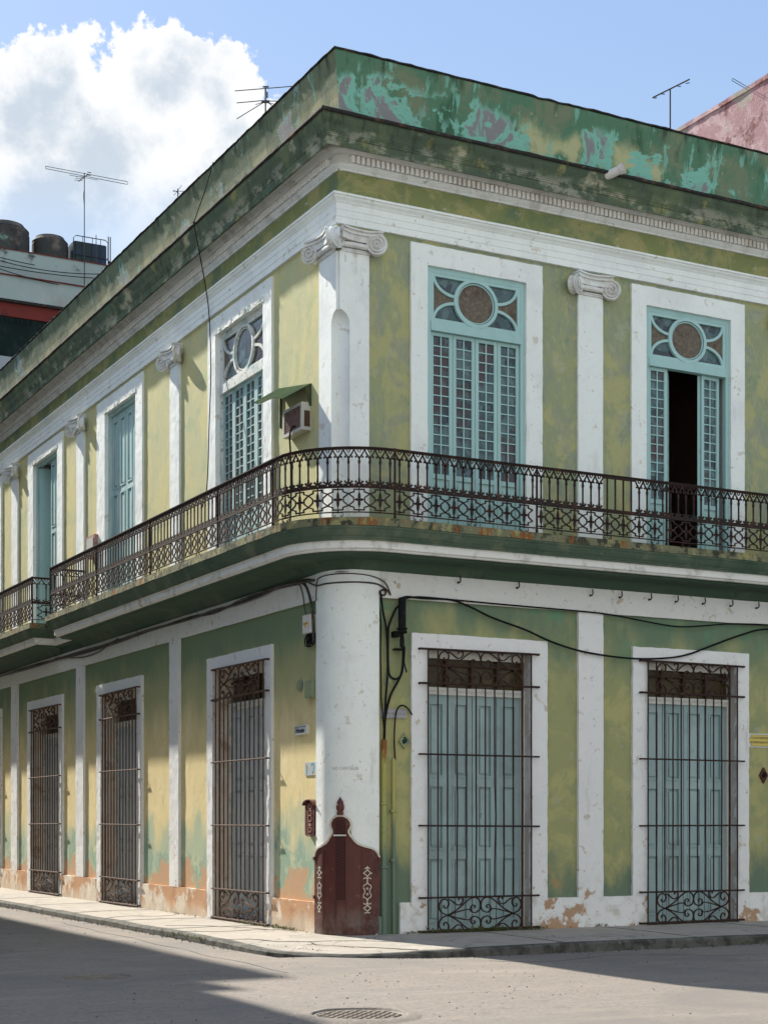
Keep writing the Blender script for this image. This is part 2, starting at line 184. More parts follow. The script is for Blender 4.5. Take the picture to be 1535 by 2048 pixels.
m_pink = M('pink_plaster', (.37, .22, .235), [dict(c=(.48, .35, .36), s=1.1, lo=.44, hi=.54, di=1., d=12, rg=.7), dict(c=(.19, .085, .085), s=1.5, lo=.52, hi=.60, d=12, rg=.72, seed=8), dict(c=(.36, .32, .28), s=.7, lo=.54, hi=.58, d=10), dict(c=(.62, .48, .48), s=4, lo=.6, hi=.68, a=.7)], bump=[(3, .5), (20, .4)])
m_pale = M('pale_blue_plaster', (.34, .44, .43), [dict(c=(.42, .49, .48), s=.9, lo=.45, hi=.65), dict(c=(.33, .34, .33), s=1.5, lo=.52, hi=.68, a=.8, z0=16.9, z1=16.3, wz=.5), dict(c=(.06, .06, .055), s=.9, lo=.60, hi=.68, z0=17.1, z1=17.6, wz=.3)], bump=WB)
m_redb = M('red_beam', (.17, .035, .028), [dict(c=(.10, .03, .03), s=3, lo=.5, hi=.65)])
m_dkgreen = M('dark_green_awning', (.014, .035, .035), [dict(c=(.03, .055, .055), s=3, lo=.5, hi=.65)])
m_tank = M('grey_fibre_tank', (.05, .053, .05), [dict(c=(.15, .13, .11), s=1.2, lo=.56, hi=.68), dict(c=(.16, .29, .24), s=1.4, lo=.62, hi=.68, seed=5), dict(c=(.02, .02, .02), s=3, lo=.55, hi=.7)], bump=[(5, .3)])
m_bluetank = M('dark_blue_plastic', (.010, .030, .032), [dict(c=(.015, .035, .07), s=1.3, lo=.5, hi=.56)], rough=.35)
m_black = M('black_rubber', (.010, .011, .012), [dict(c=(.022, .022, .022), s=12, lo=.5, hi=.7)], rough=.85, spec=.1)
m_cable = M('grey_cable', (.05, .048, .042), [dict(c=(.10, .09, .07), s=6, lo=.5, hi=.65)], rough=.6)
m_pvc = M('white_plastic', (.62, .60, .57), [dict(c=(.5, .45, .4), s=8, lo=.55, hi=.7)], rough=.45)
m_alu = M('aerial_metal', (.055, .06, .065), [], rough=.5, metal=.5)
m_acbody = M('ac_beige', (.50, .50, .46), [dict(c=(.36, .34, .30), s=6, lo=.55, hi=.7)], rough=.5)
m_acgr = M('ac_rusty_grille', (.20, .12, .10), [dict(c=(.10, .05, .04), s=14, lo=.5, hi=.65)], rough=.8)
m_acpink = M('ac_salmon', (.40, .22, .17), [dict(c=(.30, .17, .13), s=10, lo=.5, hi=.65)], rough=.6)
m_hood = M('hood_green_sheet_shaded', (.05, .075, .045), [dict(c=(.12, .10, .05), s=5, lo=.56, hi=.66, a=.7)], rough=1.0, spec=0.0)  # green kept very dark: underside shade is put into the colour of the sunlit sheet
m_box = M('box_pale_green', (.27, .31, .18), [dict(c=(.16, .21, .17), s=3.5, lo=.48, hi=.6)], rough=.7)
m_enam = M('sign_enamel', (.62, .64, .62), [dict(c=(.35, .35, .32), s=9, lo=.62, hi=.75, a=.6)], rough=.35)
m_enamg = M('sign_enamel_grey', (.36, .36, .37), [dict(c=(.25, .25, .27), s=15, lo=.5, hi=.7, a=.6)], rough=.4)
m_ink = M('sign_ink', (.03, .03, .045), rough=.5)
m_inkg = M('faded_ink', (.20, .20, .22), rough=.6)
m_carve = M('carved_letters', (.50, .49, .46), rough=.9)
m_blue = M('blue_tile', (.38, .50, .56), [dict(c=(.52, .45, .33), s=9, lo=.52, hi=.58), dict(c=(.48, .58, .64), s=20, lo=.5, hi=.6)], rough=.4)
m_bluei = M('blue_ink', (.12, .26, .36), rough=.5)
m_yell = M('yellow_sign', (.58, .47, .11), rough=.45)
m_orange = M('orange_sticker', (.55, .28, .03), rough=.6)
m_pipe = M('painted_pipe', (.30, .33, .13), [dict(c=(.36, .35, .10), z0=1.6, z1=2.2, wz=.3), dict(c=(.13, .19, .15), z0=1.6, z1=1.0, wz=.4), dict(c=(.23, .085, .02), z0=2.45, z1=2.6, wz=.25, ws=8), dict(c=(.10, .12, .08), s=18, lo=.56, hi=.7, a=.6)], rough=.6, bump=[(60, .3)])
m_pipe2 = M('painted_pipe_thin', (.40, .38, .13), [dict(c=(.14, .20, .15), z0=1.9, z1=1.4, wz=.3)], rough=.6)
m_leaf = M('weed_leaf', (.05, .07, .02), [dict(c=(.15, .16, .045), s=8, lo=.45, hi=.6), dict(c=(.10, .075, .03), s=11, lo=.58, hi=.66)], rough=.8)
m_cover = M('cast_iron_cover', (.20, .175, .15), [dict(c=(.26, .235, .20), s=8, lo=.45, hi=.62), dict(c=(.06, .05, .045), s=20, lo=.55, hi=.7, a=.6)], rough=.8, bump=[(60, .3)])
m_roof = M('roof_tiles', (.20, .12, .09), [dict(c=(.10, .09, .08), s=2, lo=.5, hi=.65)])
m_opp = M('opposite_ochre', (.48, .42, .33), [dict(c=(.38, .35, .30), s=.7, lo=.45, hi=.65), dict(c=(.25, .23, .2), s=3, lo=.6, hi=.7)], bump=WB)
m_opp2 = M('opposite_blue', (.36, .42, .45), [dict(c=(.48, .48, .45), s=.8, lo=.45, hi=.65)], bump=WB)
m_gnd = M('distant_ground', (.20, .19, .17), [dict(c=(.15, .14, .13), s=.3, lo=.45, hi=.65)])
# ------------------------------------------------------------------ geometry helpers
FR = lambda u, o, z: (u, -o, z)
FL = lambda u, o, z: (-o, u, z)
def ident(x, y, z): return (x, y, z)
def obj(name, bm, mat, parent=None, smooth=False, mats=None, doubles=True):
    if doubles: bmesh.ops.remove_doubles(bm, verts=bm.verts, dist=1e-5)
    bmesh.ops.recalc_face_normals(bm, faces=bm.faces)
    me = bpy.data.meshes.new(name); bm.to_mesh(me); bm.free()
    for m in (mats or [mat]): me.materials.append(m)
    if smooth:
        for p in me.polygons: p.use_smooth = True
    o = bpy.data.objects.new(name, me); COL.objects.link(o)
    if parent:
        o.parent = parent
    return o
def tag(o, label, cat, group=None, kind=None):
    if label: o['label'] = label
    if cat: o['category'] = cat
    if group: o['group'] = group
    if kind: o['kind'] = kind
    return o
def thing(name, label, cat, loc=(0, 0, 0), group=None):
    o = bpy.data.objects.new(name, None); COL.objects.link(o); o.location = loc; o.empty_display_size = .2
    return tag(o, label, cat, group)
def part(name, bm, mat, parent, **k):
    o = obj(name, bm, mat, parent, **k)
    root = parent; off = Vector()
    while root is not None: off += root.location; root = root.parent
    if off.length > 1e-9:                                    # meshes are modelled in world space: keep them there under a moved root
        o.data.transform(Matrix.Translation(-off))
    return o
def nb(): return bmesh.new()
def quad(bm, F, *ps):
    return bm.faces.new([bm.verts.new(F(*p)) for p in ps])
def box(bm, F, u0, u1, o0, o1, z0, z1):
    v = [bm.verts.new(F(u, o, z)) for u in (u0, u1) for o in (o0, o1) for z in (z0, z1)]
    for f in ((0, 1, 3, 2), (4, 6, 7, 5), (0, 4, 5, 1), (2, 3, 7, 6), (0, 2, 6, 4), (1, 5, 7, 3)):
        bm.faces.new([v[i] for i in f])
def lin(a, b, seg):
    n = max(1, int(math.ceil(abs(b - a) / seg))); return [a + (b - a) * i / n for i in range(n + 1)]
def gbox(bm, F, u0, u1, o0, o1, z0, z1, seg=.18):
    us = lin(u0, u1, seg); zs = lin(z0, z1, seg)
    def grid(f, A, Bq):
        for i in range(len(A) - 1):
            for j in range(len(Bq) - 1):
                quad(bm, ident, f(A[i], Bq[j]), f(A[i + 1], Bq[j]), f(A[i + 1], Bq[j + 1]), f(A[i], Bq[j + 1]))
    grid(lambda u, z: F(u, o1, z), us, zs)
    for z in (z0, z1): grid(lambda u, o: F(u, o, z), us, [o0, o1])
    for u in (u0, u1): grid(lambda o, z: F(u, o, z), [o0, o1], zs)
def jitter(bm, amp, freq=3.0, zamp=None):
    for v in bm.verts:
        n = noise.noise_vector(v.co * freq) + noise.noise_vector(v.co * freq * 3.1) * .5
        v.co += Vector((n.x * amp, n.y * amp, n.z * (zamp if zamp is not None else amp)))
def sheet(bm, F, o, us, zs, holes, depth=.0, seg=None):
    us = sorted(set(us)); zs = sorted(set(zs))
    for i in range(len(us) - 1):
        for j in range(len(zs) - 1):
            cu = (us[i] + us[i + 1]) / 2; cz = (zs[j] + zs[j + 1]) / 2
            if any(h[0] < cu < h[1] and h[2] < cz < h[3] for h in holes): continue
            quad(bm, F, (us[i], o, zs[j]), (us[i + 1], o, zs[j]), (us[i + 1], o, zs[j + 1]), (us[i], o, zs[j + 1]))
def reveal(bm, F, h, o0, o1):
    u0, u1, z0, z1 = h
    quad(bm, F, (u0, o0, z0), (u0, o1, z0), (u0, o1, z1), (u0, o0, z1)); quad(bm, F, (u1, o0, z0), (u1, o1, z0), (u1, o1, z1), (u1, o0, z1))
    quad(bm, F, (u0, o0, z1), (u1, o0, z1), (u1, o1, z1), (u0, o1, z1)); quad(bm, F, (u0, o0, z0), (u1, o0, z0), (u1, o1, z0), (u0, o1, z0))
def catmull(pts, k=6):
    P = [Vector(p) for p in pts]; P = [P[0] * 2 - P[1]] + P + [P[-1] * 2 - P[-2]]; o = []
    for i in range(1, len(P) - 2):
        for j in range(k):
            t = j / k; a, b, c, d = P[i - 1:i + 3]
            o.append(.5 * ((2 * b) + (c - a) * t + (2 * a - 5 * b + 4 * c - d) * t * t + (3 * b - a - 3 * c + d) * t ** 3))
    o.append(P[-2]); return o
def tube(bm, pts, r, n=6, cap=True):
    P = [Vector(p) for p in pts]; rings = []; up = Vector((0.3, 0.2, 1)).normalized()
    for i, p in enumerate(P):
        d = (P[min(i + 1, len(P) - 1)] - P[max(i - 1, 0)]).normalized()
        a = d.cross(up)
        if a.length < .05: a = d.cross(Vector((1, 0, 0)))
        a.normalize(); b = d.cross(a); rr = r[i] if isinstance(r, (list, tuple)) else r
        if rings:                                             # keep rings from twisting
            pa = rings[-1][1]; a = (pa - d * pa.dot(d)).normalized(); b = d.cross(a)
        rings.append(([bm.verts.new(p + (a * math.cos(t * 2 * math.pi / n) + b * math.sin(t * 2 * math.pi / n)) * rr) for t in range(n)], a))
    for i in range(len(rings) - 1):
        for j in range(n):
            bm.faces.new([rings[i][0][j], rings[i][0][(j + 1) % n], rings[i + 1][0][(j + 1) % n], rings[i + 1][0][j]])
    if cap: bm.faces.new(rings[0][0]); bm.faces.new(rings[-1][0][::-1])
def ribbon(bm, F, pts, w, t, o=0.0, closed=False):
    """flat bar along a line in the (s,z) plane of F, width w across the line and thickness t along o"""
    n = len(pts); R_ = []
    for i, (s, z) in enumerate(pts):
        if closed: a = pts[(i - 1) % n]; b = pts[(i + 1) % n]
        else: a = pts[max(i - 1, 0)]; b = pts[min(i + 1, n - 1)]
        d1 = Vector((s - a[0], z - a[1])); d2 = Vector((b[0] - s, b[1] - z))
        if d1.length < 1e-9: d1 = d2
        if d2.length < 1e-9: d2 = d1
        d1.normalize(); d2.normalize(); d = d1 + d2
        if d.length < 1e-6: d = d1
        d.normalize(); sc = min(1.6, 1 / max(.4, d.dot(d1))); nn = Vector((-d.y, d.x)); ww = (w[i] if isinstance(w, (list, tuple)) else w) / 2 * sc
        R_.append([bm.verts.new(F(s + nn.x * q * ww, o + e * t / 2, z + nn.y * q * ww)) for q, e in ((1, 1), (-1, 1), (-1, -1), (1, -1))])
    for i in range(n if closed else n - 1):
        A = R_[i]; B = R_[(i + 1) % n]
        for j in range(4): bm.faces.new([A[j], A[(j + 1) % 4], B[(j + 1) % 4], B[j]])
    if not closed: bm.faces.new(R_[0]); bm.faces.new(R_[-1][::-1])
def smooth2(pts, k=3): return [(p.x, p.y) for p in catmull([(a, b, 0) for a, b in pts], k)]
def lathe(bm, prof, c, axis=Vector((0, 0, 1)), n=20, cap=True):
    c = Vector(c); axis = axis.normalized(); a = axis.cross(Vector((.31, .2, .9))).normalized() if abs(axis.z) < .9 else Vector((1, 0, 0)); b = axis.cross(a)
    rings = [[bm.verts.new(c + axis * h + (a * math.cos(2 * math.pi * j / n) + b * math.sin(2 * math.pi * j / n)) * r) for j in range(n)] for r, h in prof]
    for i in range(len(rings) - 1):
        for j in range(n): bm.faces.new([rings[i][j], rings[i][(j + 1) % n], rings[i + 1][(j + 1) % n], rings[i + 1][j]])
    if cap: bm.faces.new(rings[0][::-1]); bm.faces.new(rings[-1])
def text(bm, s, F, u, o, z, h, depth=.004, flip=1, sx=1.0, shear=0.0, bold=0.0):
    cu = bpy.data.curves.new('t', 'FONT'); cu.body = s; cu.size = h * 1.38; cu.extrude = depth / 2; cu.shear = shear; cu.resolution_u = 2; cu.offset = bold
    ob = bpy.data.objects.new('t', cu); COL.objects.link(ob); dg = bpy.context.evaluated_depsgraph_get()
    me = bpy.data.meshes.new_from_object(ob.evaluated_get(dg)); vs = [bm.verts.new(F(u + flip * v.co.x * sx, o + v.co.z, z + v.co.y)) for v in me.vertices]
    for p in me.polygons:
        try: bm.faces.new([vs[i] for i in p.vertices])
        except ValueError: pass
    w = max([v.co.x for v in me.vertices]) * sx
    bpy.data.objects.remove(ob); bpy.data.curves.remove(cu); bpy.data.meshes.remove(me); return w
def sweep(bm, stations, prof, closed=False):
    """stations: list of functions (o,z)->point ; prof list of (o,z)"""
    R_ = [[bm.verts.new(s(o, z)) for o, z in prof] for s in stations]
    m = len(prof)
    for i in range(len(R_) - 1):
        for j in range(m if closed else m - 1):
            bm.faces.new([R_[i][j], R_[i][(j + 1) % m], R_[i + 1][(j + 1) % m], R_[i + 1][j]])
XR, YL = 14.0, 24.9        # extents of the corner building
def corner_stations(c=0.0, seg=.5, n=10, x1=XR, y1=YL):
    st = []
    for y in lin(y1, max(c, .02 if c else 0), seg)[:-1]: st.append(lambda o, z, y=y: (-o, y, z))
    if c == 0: st.append(lambda o, z: (-o, -o, z))
    else:
        for i in range(n + 1):
            t = math.pi / 2 * i / n
            st.append(lambda o, z, t=t: (c - (c + o) * math.cos(t), c - (c + o) * math.sin(t), z))
    for x in lin(max(c, 0), x1, seg)[1:]: st.append(lambda o, z, x=x: (x, -o, z))
    return st
# ------------------------------------------------------------------ the corner building
B = thing('corner_building', 'two-storey green and white corner building with iron balcony and rusty window grilles', 'building')
UPW = {'R': [(1.40, 3.07), (5.27, 6.93), (9.1, 10.8), (12.1, 13.6)], 'L': [(2.55, 4.50), (8.50, 10.32), (13.58, 15.46), (18.7, 20.5), (23.0, 24.4)]}
UPS = {'R': [(1.13, 3.36), (4.99, 7.21), (8.8, 11.1), (11.85, 13.85)], 'L': [(2.22, 4.84), (8.11, 10.83), (13.20, 15.90), (18.28, 20.9), (22.8, 24.6)]}
GRW = {'R': [(1.40, 3.15), (5.28, 7.04), (9.1, 10.8), (12.1, 13.6)], 'L': [(2.48, 4.62), (8.40, 10.56), (13.45, 15.68), (18.55, 20.6), (23.0, 24.4)]}
GRS = {'R': [(1.137, 3.444), (5.01, 7.293), (8.83, 11.1), (11.85, 13.85)], 'L': [(2.223, 4.872), (8.13, 10.823), (13.19, 15.933), (18.28, 20.9), (22.8, 24.6)]}
PIL = {'R': [(4.00, 4.455), (7.95, 8.40), (11.3, 11.7)], 'L': [(6.20, 6.66), (11.70, 12.20), (16.80, 17.33), (21.6, 22.1)]}
ZF = 5.72; ZUT = 9.58; ZGT = 4.07
for side, F, ext in (('R', FR, XR), ('L', FL, YL)):
    # upper wall
    holes = [(a, b, ZF, ZUT) for a, b in UPW[side]] + [(0, .3, 5.1, 9.5)]
    bm = nb(); sheet(bm, F, 0, [0, ext] + [x for h in holes for x in h[:2]], [5.1, ZF, 9.5, ZUT, 9.95], holes)
    part('upper_wall', bm, m_up if side == 'R' else m_upL, B)
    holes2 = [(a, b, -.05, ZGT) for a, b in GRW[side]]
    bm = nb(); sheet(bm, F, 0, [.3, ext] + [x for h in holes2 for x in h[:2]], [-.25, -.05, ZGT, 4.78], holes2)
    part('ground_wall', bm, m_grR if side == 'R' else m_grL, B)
# rounded white band under the balcony, frieze, architrave, dentils, cornice, parapet
bm = nb(); sweep(bm, corner_stations(.45, .25, 14), [(0, 4.765), (.046, 4.76), (.046, 4.9), (.048, 5.05), (.046, 5.22), (0, 5.22)]); jitter(bm, .005)
part('ground_frieze', bm, m_whg, B, smooth=False)
bm = nb(); sweep(bm, corner_stations(0, .4), [(0, 10.30), (.0, 10.5), (0, 10.72)]); part('upper_frieze', bm, m_frz, B)
ARC = [(0, 9.935), (.05, 9.935), (.05, 10.03), (.057, 10.033), (.057, 10.125), (.064, 10.128), (.064, 10.215), (.073, 10.22), (.085, 10.245), (.115, 10.275), (.12, 10.30), (.14, 10.305), (.14, 10.335), (0, 10.345)]
bm = nb(); sweep(bm, corner_stations(0, .25), ARC); jitter(bm, .0035, 4); part('architrave', bm, m_wh, B)
bm = nb(); sweep(bm, corner_stations(.10, .3, 6), [(0, 10.69), (.03, 10.69), (.035, 10.715), (.06, 10.74), (.075, 10.765), (.075, 10.785), (.035, 10.79), (.035, 10.905), (.105, 10.908), (.13, 10.93), (.17, 10.965), (.19, 10.975), (.20, 10.985), (.285, 10.99), (.285, 10.90)]); jitter(bm, .003)
part('bed_moulding', bm, m_bed, B)
for F, x, xe in ((FR, .16, XR - .3), (FL, .2, YL - .3)):
    bm = nb(); box(bm, F, x - .02, xe, .030, .048, 10.79, 10.80)
    while x < xe:
        box(bm, F, x, x + .050, .030, .098, 10.80, 10.898); x += .078
    jitter(bm, .003, 9); part('dentil_band', bm, m_dent, B)
COR = [(.27, 10.995), (.285, 10.895), (.34, 10.862), (.352, 10.866), (.358, 10.98), (.368, 10.985), (.37, 11.01), (.377, 11.013), (.379, 11.035), (.387, 11.038), (.389, 11.06), (.394, 11.063), (.397, 11.09), (.408, 11.125), (.43, 11.165), (.446, 11.20), (.45, 11.235), (.452, 11.262)]
bm = nb(); sweep(bm, corner_stations(0, .22), COR); jitter(bm, .005, 4); cor = part('cornice', bm, m_corn, B)
bm = nb(); sweep(bm, corner_stations(0, .11), [(.40, 11.262), (.478, 11.258), (.49, 11.275), (.485, 11.305), (.3, 11.33), (0, 11.40)]); jitter(bm, .009, 7, .007); part('tile_edge', bm, m_edge, cor)
PPR = [(0, 11.3), (0, 11.55), (.012, 11.72), (.032, 11.88), (.058, 12.02), (.085, 12.15), (.11, 12.27), (.112, 12.315)]
cs_ = corner_stations(0, .35); ic = [i for i, f_ in enumerate(cs_) if abs(f_(0, 0)[0]) < 1e-9 and abs(f_(0, 0)[1]) < 1e-9][0]
for half_, mm in ((cs_[:ic + 1], m_parL), (cs_[ic:], m_par)):
    bm = nb(); sweep(bm, half_, PPR); sweep(bm, half_, [(-.3, 12.315), (-.3, 11.3)]); jitter(bm, .006, 2.5)
    pr = part('parapet', bm, mm, B)
bm = nb(); sweep(bm, corner_stations(0, .09), [(.105, 12.318), (.135, 12.322), (.14, 12.334), (.13, 12.346), (-.1, 12.36), (-.35, 12.355), (-.35, 12.3), (-.3, 12.3)])
for v in bm.verts:
    n = noise.noise(Vector((v.co.x * 1.3, v.co.y * 1.3, 3))); n2 = noise.noise(Vector((v.co.x * 6, v.co.y * 6, 1)))
    if v.co.z > 12.315: v.co.z += .014 * round(n * 2) * .5 + n2 * .014
jitter(bm, .006, 8, .004); part('coping', bm, m_edge, pr)
bm = nb(); quad(bm, ident, (.3, .3, 11.6), (XR, .3, 11.6), (XR, YL, 11.6), (.3, YL, 11.6))
quad(bm, ident, (XR, 0, -.2), (XR, YL, -.2), (XR, YL, 11.6), (XR, 0, 11.6)); quad(bm, ident, (0, YL, -.2), (XR, YL, -.2), (XR, YL, 11.6), (0, YL, 11.6))
quad(bm, ident, (.02, .02, 5.1), (XR, .02, 5.1), (XR, YL, 5.1), (.02, YL, 5.1)); part('roof', bm, m_roof, B)
# ground pilasters, plinths, corner column
for side, F, ext in (('R', FR, XR), ('L', FL, YL)):
    mw = m_whlow
    for k, (a, b) in enumerate(PIL[side]):
        bm = nb(); gbox(bm, F, a, b, -.01, .05, .455, 4.762, .09); jitter(bm, .005); jitter(bm, .004, 14); part('pilaster', bm, mw, B)
        bm = nb(); gbox(bm, F, a, b, -.01, .04, ZF, 9.55, .09); jitter(bm, .0035); jitter(bm, .003, 14); pl = part('pilaster', bm, m_wh, B)
    edges = [.50] + [x for s in GRS[side] for x in s] + [ext]
    if side == 'R': edges[0] = .64
    for i in range(0, len(edges), 2):
        a, b = edges[i] + (.0 if i else 0), edges[i + 1]
        if b - a < .05: continue
        if side == 'R' and i == 0: a = .95
        bm = nb(); gbox(bm, F, a, b, -.01, .05, -.25, .445 + (.01 if i else 0), .14); jitter(bm, .008 if side == 'L' else .005, 4)
        part('plinth', bm, m_plL if side == 'L' else m_whlow, B)
bm = nb(); st = []
c = .45
for y in (.625, .54): st.append(lambda o, z, y=y: (-o, y, z))
for i in range(15):
    t = math.pi / 2 * i / 14; st.append(lambda o, z, t=t: (c - (c + o) * math.cos(t), c - (c + o) * math.sin(t), z))
for xx in (.53, .61): st.append(lambda o, z, xx=xx: (xx, -o, z))
prof = [(.053, z) for z in lin(-.25, 5.19, .2)]
sweep(bm, st, prof)
for k_, s_ in ((0, st[0]), (1, st[-1])):
    for z0, z1 in zip([p[1] for p in prof][:-1], [p[1] for p in prof][1:]):
        bm.faces.new([bm.verts.new(s_(*q)) for q in ((-.02, z0), (.05, z0), (.05, z1), (-.02, z1))])
jitter(bm, .004, 2.5); colm = part('corner_column', bm, m_wh, B, smooth=True)
# upper corner pier with its scooped arris
bm = nb()
zt = 9.56
fp = [(0, 0), (-.04, 0), (-.04, .55), (.1, .55), (.45, .1), (.46, -.04), (0, -.04)]
fp = [(-.0, -.0), (-.04, .0), (-.04, .555), (.05, .555), (.05, .05), (.46, .05), (.46, -.04), (.0, -.04)]
lo = [(-.04, -.04), (-.04, .555), (.05, .555), (.05, .05), (.46, .05), (.46, -.04)]
def prism(bm, poly, z0, z1, F=None):
    a = [bm.verts.new((x, y, z0)) for x, y in poly]; b = [bm.verts.new((x, y, z1)) for x, y in poly]
    bm.faces.new(a); bm.faces.new(b[::-1])
    for i in range(len(poly)): j = (i + 1) % len(poly); bm.faces.new([a[i], a[j], b[j], b[i]])
fat = [(-.04, -.04), (-.04, .555), (.3, .555), (.3, .3), (.46, .3), (.46, -.04)]
prism(bm, fat, ZF, zt)
bmesh.ops.recalc_face_normals(bm, faces=bm.faces)
me = bpy.data.meshes.new('corner_pier'); bm.to_mesh(me); bm.free(); me.materials.append(m_wh)
pier = bpy.data.objects.new('corner_pier', me); COL.objects.link(pier)
bm = nb()
bmesh.ops.create_uvsphere(bm, u_segments=40, v_segments=20, radius=.2)
for v in bm.verts:
    v.co.z = v.co.z * 1.0 + 8.55 if v.co.z > -.001 else 5.0
    v.co.x += -.043; v.co.y += -.048
me2 = bpy.data.meshes.new('cut'); 
bmesh.ops.recalc_face_normals(bm, faces=bm.faces); bm.to_mesh(me2); bm.free()
cut = bpy.data.objects.new('cut', me2); COL.objects.link(cut)
bm = nb(); prism(bm, [(-.1, -.1), (-.1, 0.0), (.0, .0), (0, -.1)], 8.5, 9.8); bmesh.ops.recalc_face_normals(bm, faces=bm.faces)
me3 = bpy.data.meshes.new('cut2'); bm.to_mesh(me3); bm.free(); cut2 = bpy.data.objects.new('cut2', me3); COL.objects.link(cut2)
for c_ in (cut, cut2):
    md = pier.modifiers.new('b', 'BOOLEAN'); md.operation = 'DIFFERENCE'; md.object = c_; md.solver = 'EXACT'
dg = bpy.context.evaluated_depsgraph_get(); nm = bpy.data.meshes.new_from_object(pier.evaluated_get(dg)); pier.modifiers.clear(); pier.data = nm; nm.name = 'corner_pier'
if not nm.materials: nm.materials.append(m_wh)
for c_ in (cut, cut2): bpy.data.objects.remove(c_)
pier.parent = B
# capitals
def volute(bm, c, axis, r=.118, th=.10):
    ax = Vector(axis).normalized(); c = Vector(c)
    lathe(bm, [(r * .82, -th), (r * .95, -th * .8), (r * .78, -th * .1), (r * .97, th * .05), (r, th * .2), (r * .96, th * .33), (r * .84, th * .33), (r * .8, th * .18)], c, ax, 24)
    a = ax.cross(Vector((0, 0, 1))).normalized(); b = Vector((0, 0, 1)); pts = []; rr = []
    for i in range(34):
        t = i / 33; ang = math.pi * .5 + t * 4.4 * math.pi; q = r * (.88 - .80 * t); pts.append(c + ax * (th * .27 + t * .02) + (a * math.cos(ang) + b * math.sin(ang)) * q); rr.append(.0135 - .004 * t)
    tube(bm, pts, rr, 5)
def capital(F, u0, u1, parent):
    bm = nb(); mu = (u0 + u1) / 2; h = (u1 - u0) / 2; zc = 9.665
    for s in (-1, 1):
        cu = mu + s * (h + .085); p = Vector(F(cu, .13, zc)); q = Vector(F(cu - s * .50, 1.05, zc - .02)); volute(bm, p, (q - p), .15)
    zs = 9.80                                              # channel joining the volutes, abacus, necking
    n = 12; A = []
    for i in range(n + 1):
        t = i / n * 2 - 1; u = mu + t * (h + .08); o = .10 + .085 * t * t; A.append((u, o))
    for (zz0, zz1, e) in ((9.70, 9.79, -.015), (9.79, 9.815, .012), (9.815, 9.84, .0), (9.84, 9.865, .03)):
        for i in range(n):
            (ua, oa), (ub, ob_) = A[i], A[i + 1]
            k = 1.0 + (e + .02) * .8
            ua = mu + (ua - mu) * k; ub = mu + (ub - mu) * k
            vs = [F(ua, 0, zz0), F(ua, oa + e, zz0), F(ub, ob_ + e, zz0), F(ub, 0, zz0), F(ua, 0, zz1), F(ua, oa + e, zz1), F(ub, ob_ + e, zz1), F(ub, 0, zz1)]
            v = [bm.verts.new(x) for x in vs]
            for f in ((0, 1, 2, 3), (4, 7, 6, 5), (1, 5, 6, 2), (0, 4, 5, 1), (3, 2, 6, 7)): bm.faces.new([v[j] for j in f])
    for z, o, r in ((9.655, .075, .04), (9.59, .055, .016), (9.565, .05, .014)):
        tube(bm, [F(u0 - .01, o - .01, z), F(mu, o, z), F(u1 + .01, o - .01, z)], r, 10)
    jitter(bm, .004, 9); return part('capital', bm, m_whc, parent, smooth=False)
m_whc = M('capital_plaster', (.66, .66, .63), [dict(c=(.48, .46, .42), s=9, lo=.45, hi=.65, a=.6), dict(c=(.74, .78, .77), s=3, lo=.5, hi=.62), dict(c=(.26, .22, .18), s=20, lo=.64, hi=.74, a=.6)], bump=[(30, .4), (80, .3)])
pils = [o for o in B.children if o.name.startswith('pilaster')]
ups = [o for o in pils if max(v.co.z for v in o.data.vertices) > 6]
ki = 0
for side, F in (('R', FR), ('L', FL)):
    for (a, b) in PIL[side]:
        capital(F, a, b, ups[ki]); ki += 1
bm = nb()
volute(bm, (.53, -.14, 9.69), (-.45, -1, -.02), .15); volute(bm, (-.14, .63, 9.69), (-1, -.45, -.02), .15)
volute(bm, (-.09, -.12, 9.70), (.5, -1, 0), .15, .10); volute(bm, (-.13, -.08, 9.70), (-1, .5, 0), .15, .10)
for F in (FR, FL):
    for (z0, z1, e) in ((9.70, 9.79, 0), (9.79, 9.815, .02), (9.815, 9.84, .01), (9.84, 9.865, .035)):
        n = 10; lo_, hi_ = (.02, .56) if F is FR else (.02, .64)
        for i in range(n):
            ta, tb = i / n * 2 - 1, (i + 1) / n * 2 - 1; f = lambda t: .10 + .09 * t * t + e
            ua, ub = [(lo_ + hi_) / 2 + t * (hi_ - lo_) / 2 * 1.15 for t in (ta, tb)]
            v = [bm.verts.new(F(*q)) for q in ((ua, 0, z0), (ua, f(ta), z0), (ub, f(tb), z0), (ub, 0, z0), (ua, 0, z1), (ua, f(ta), z1), (ub, f(tb), z1), (ub, 0, z1))]
            for q in ((0, 1, 2, 3), (4, 7, 6, 5), (1, 5, 6, 2), (0, 4, 5, 1), (3, 2, 6, 7)): bm.faces.new([v[j] for j in q])
    for z, o, r in ((9.65, .075, .04), (9.59, .055, .016), (9.565, .05, .014)): tube(bm, [F(.02, o - .01, z), F(.25, o, z), F((.47 if F is FR else .56), o - .01, z)], r, 10)
jitter(bm, .004, 9); part('capital', bm, m_whc, pier)
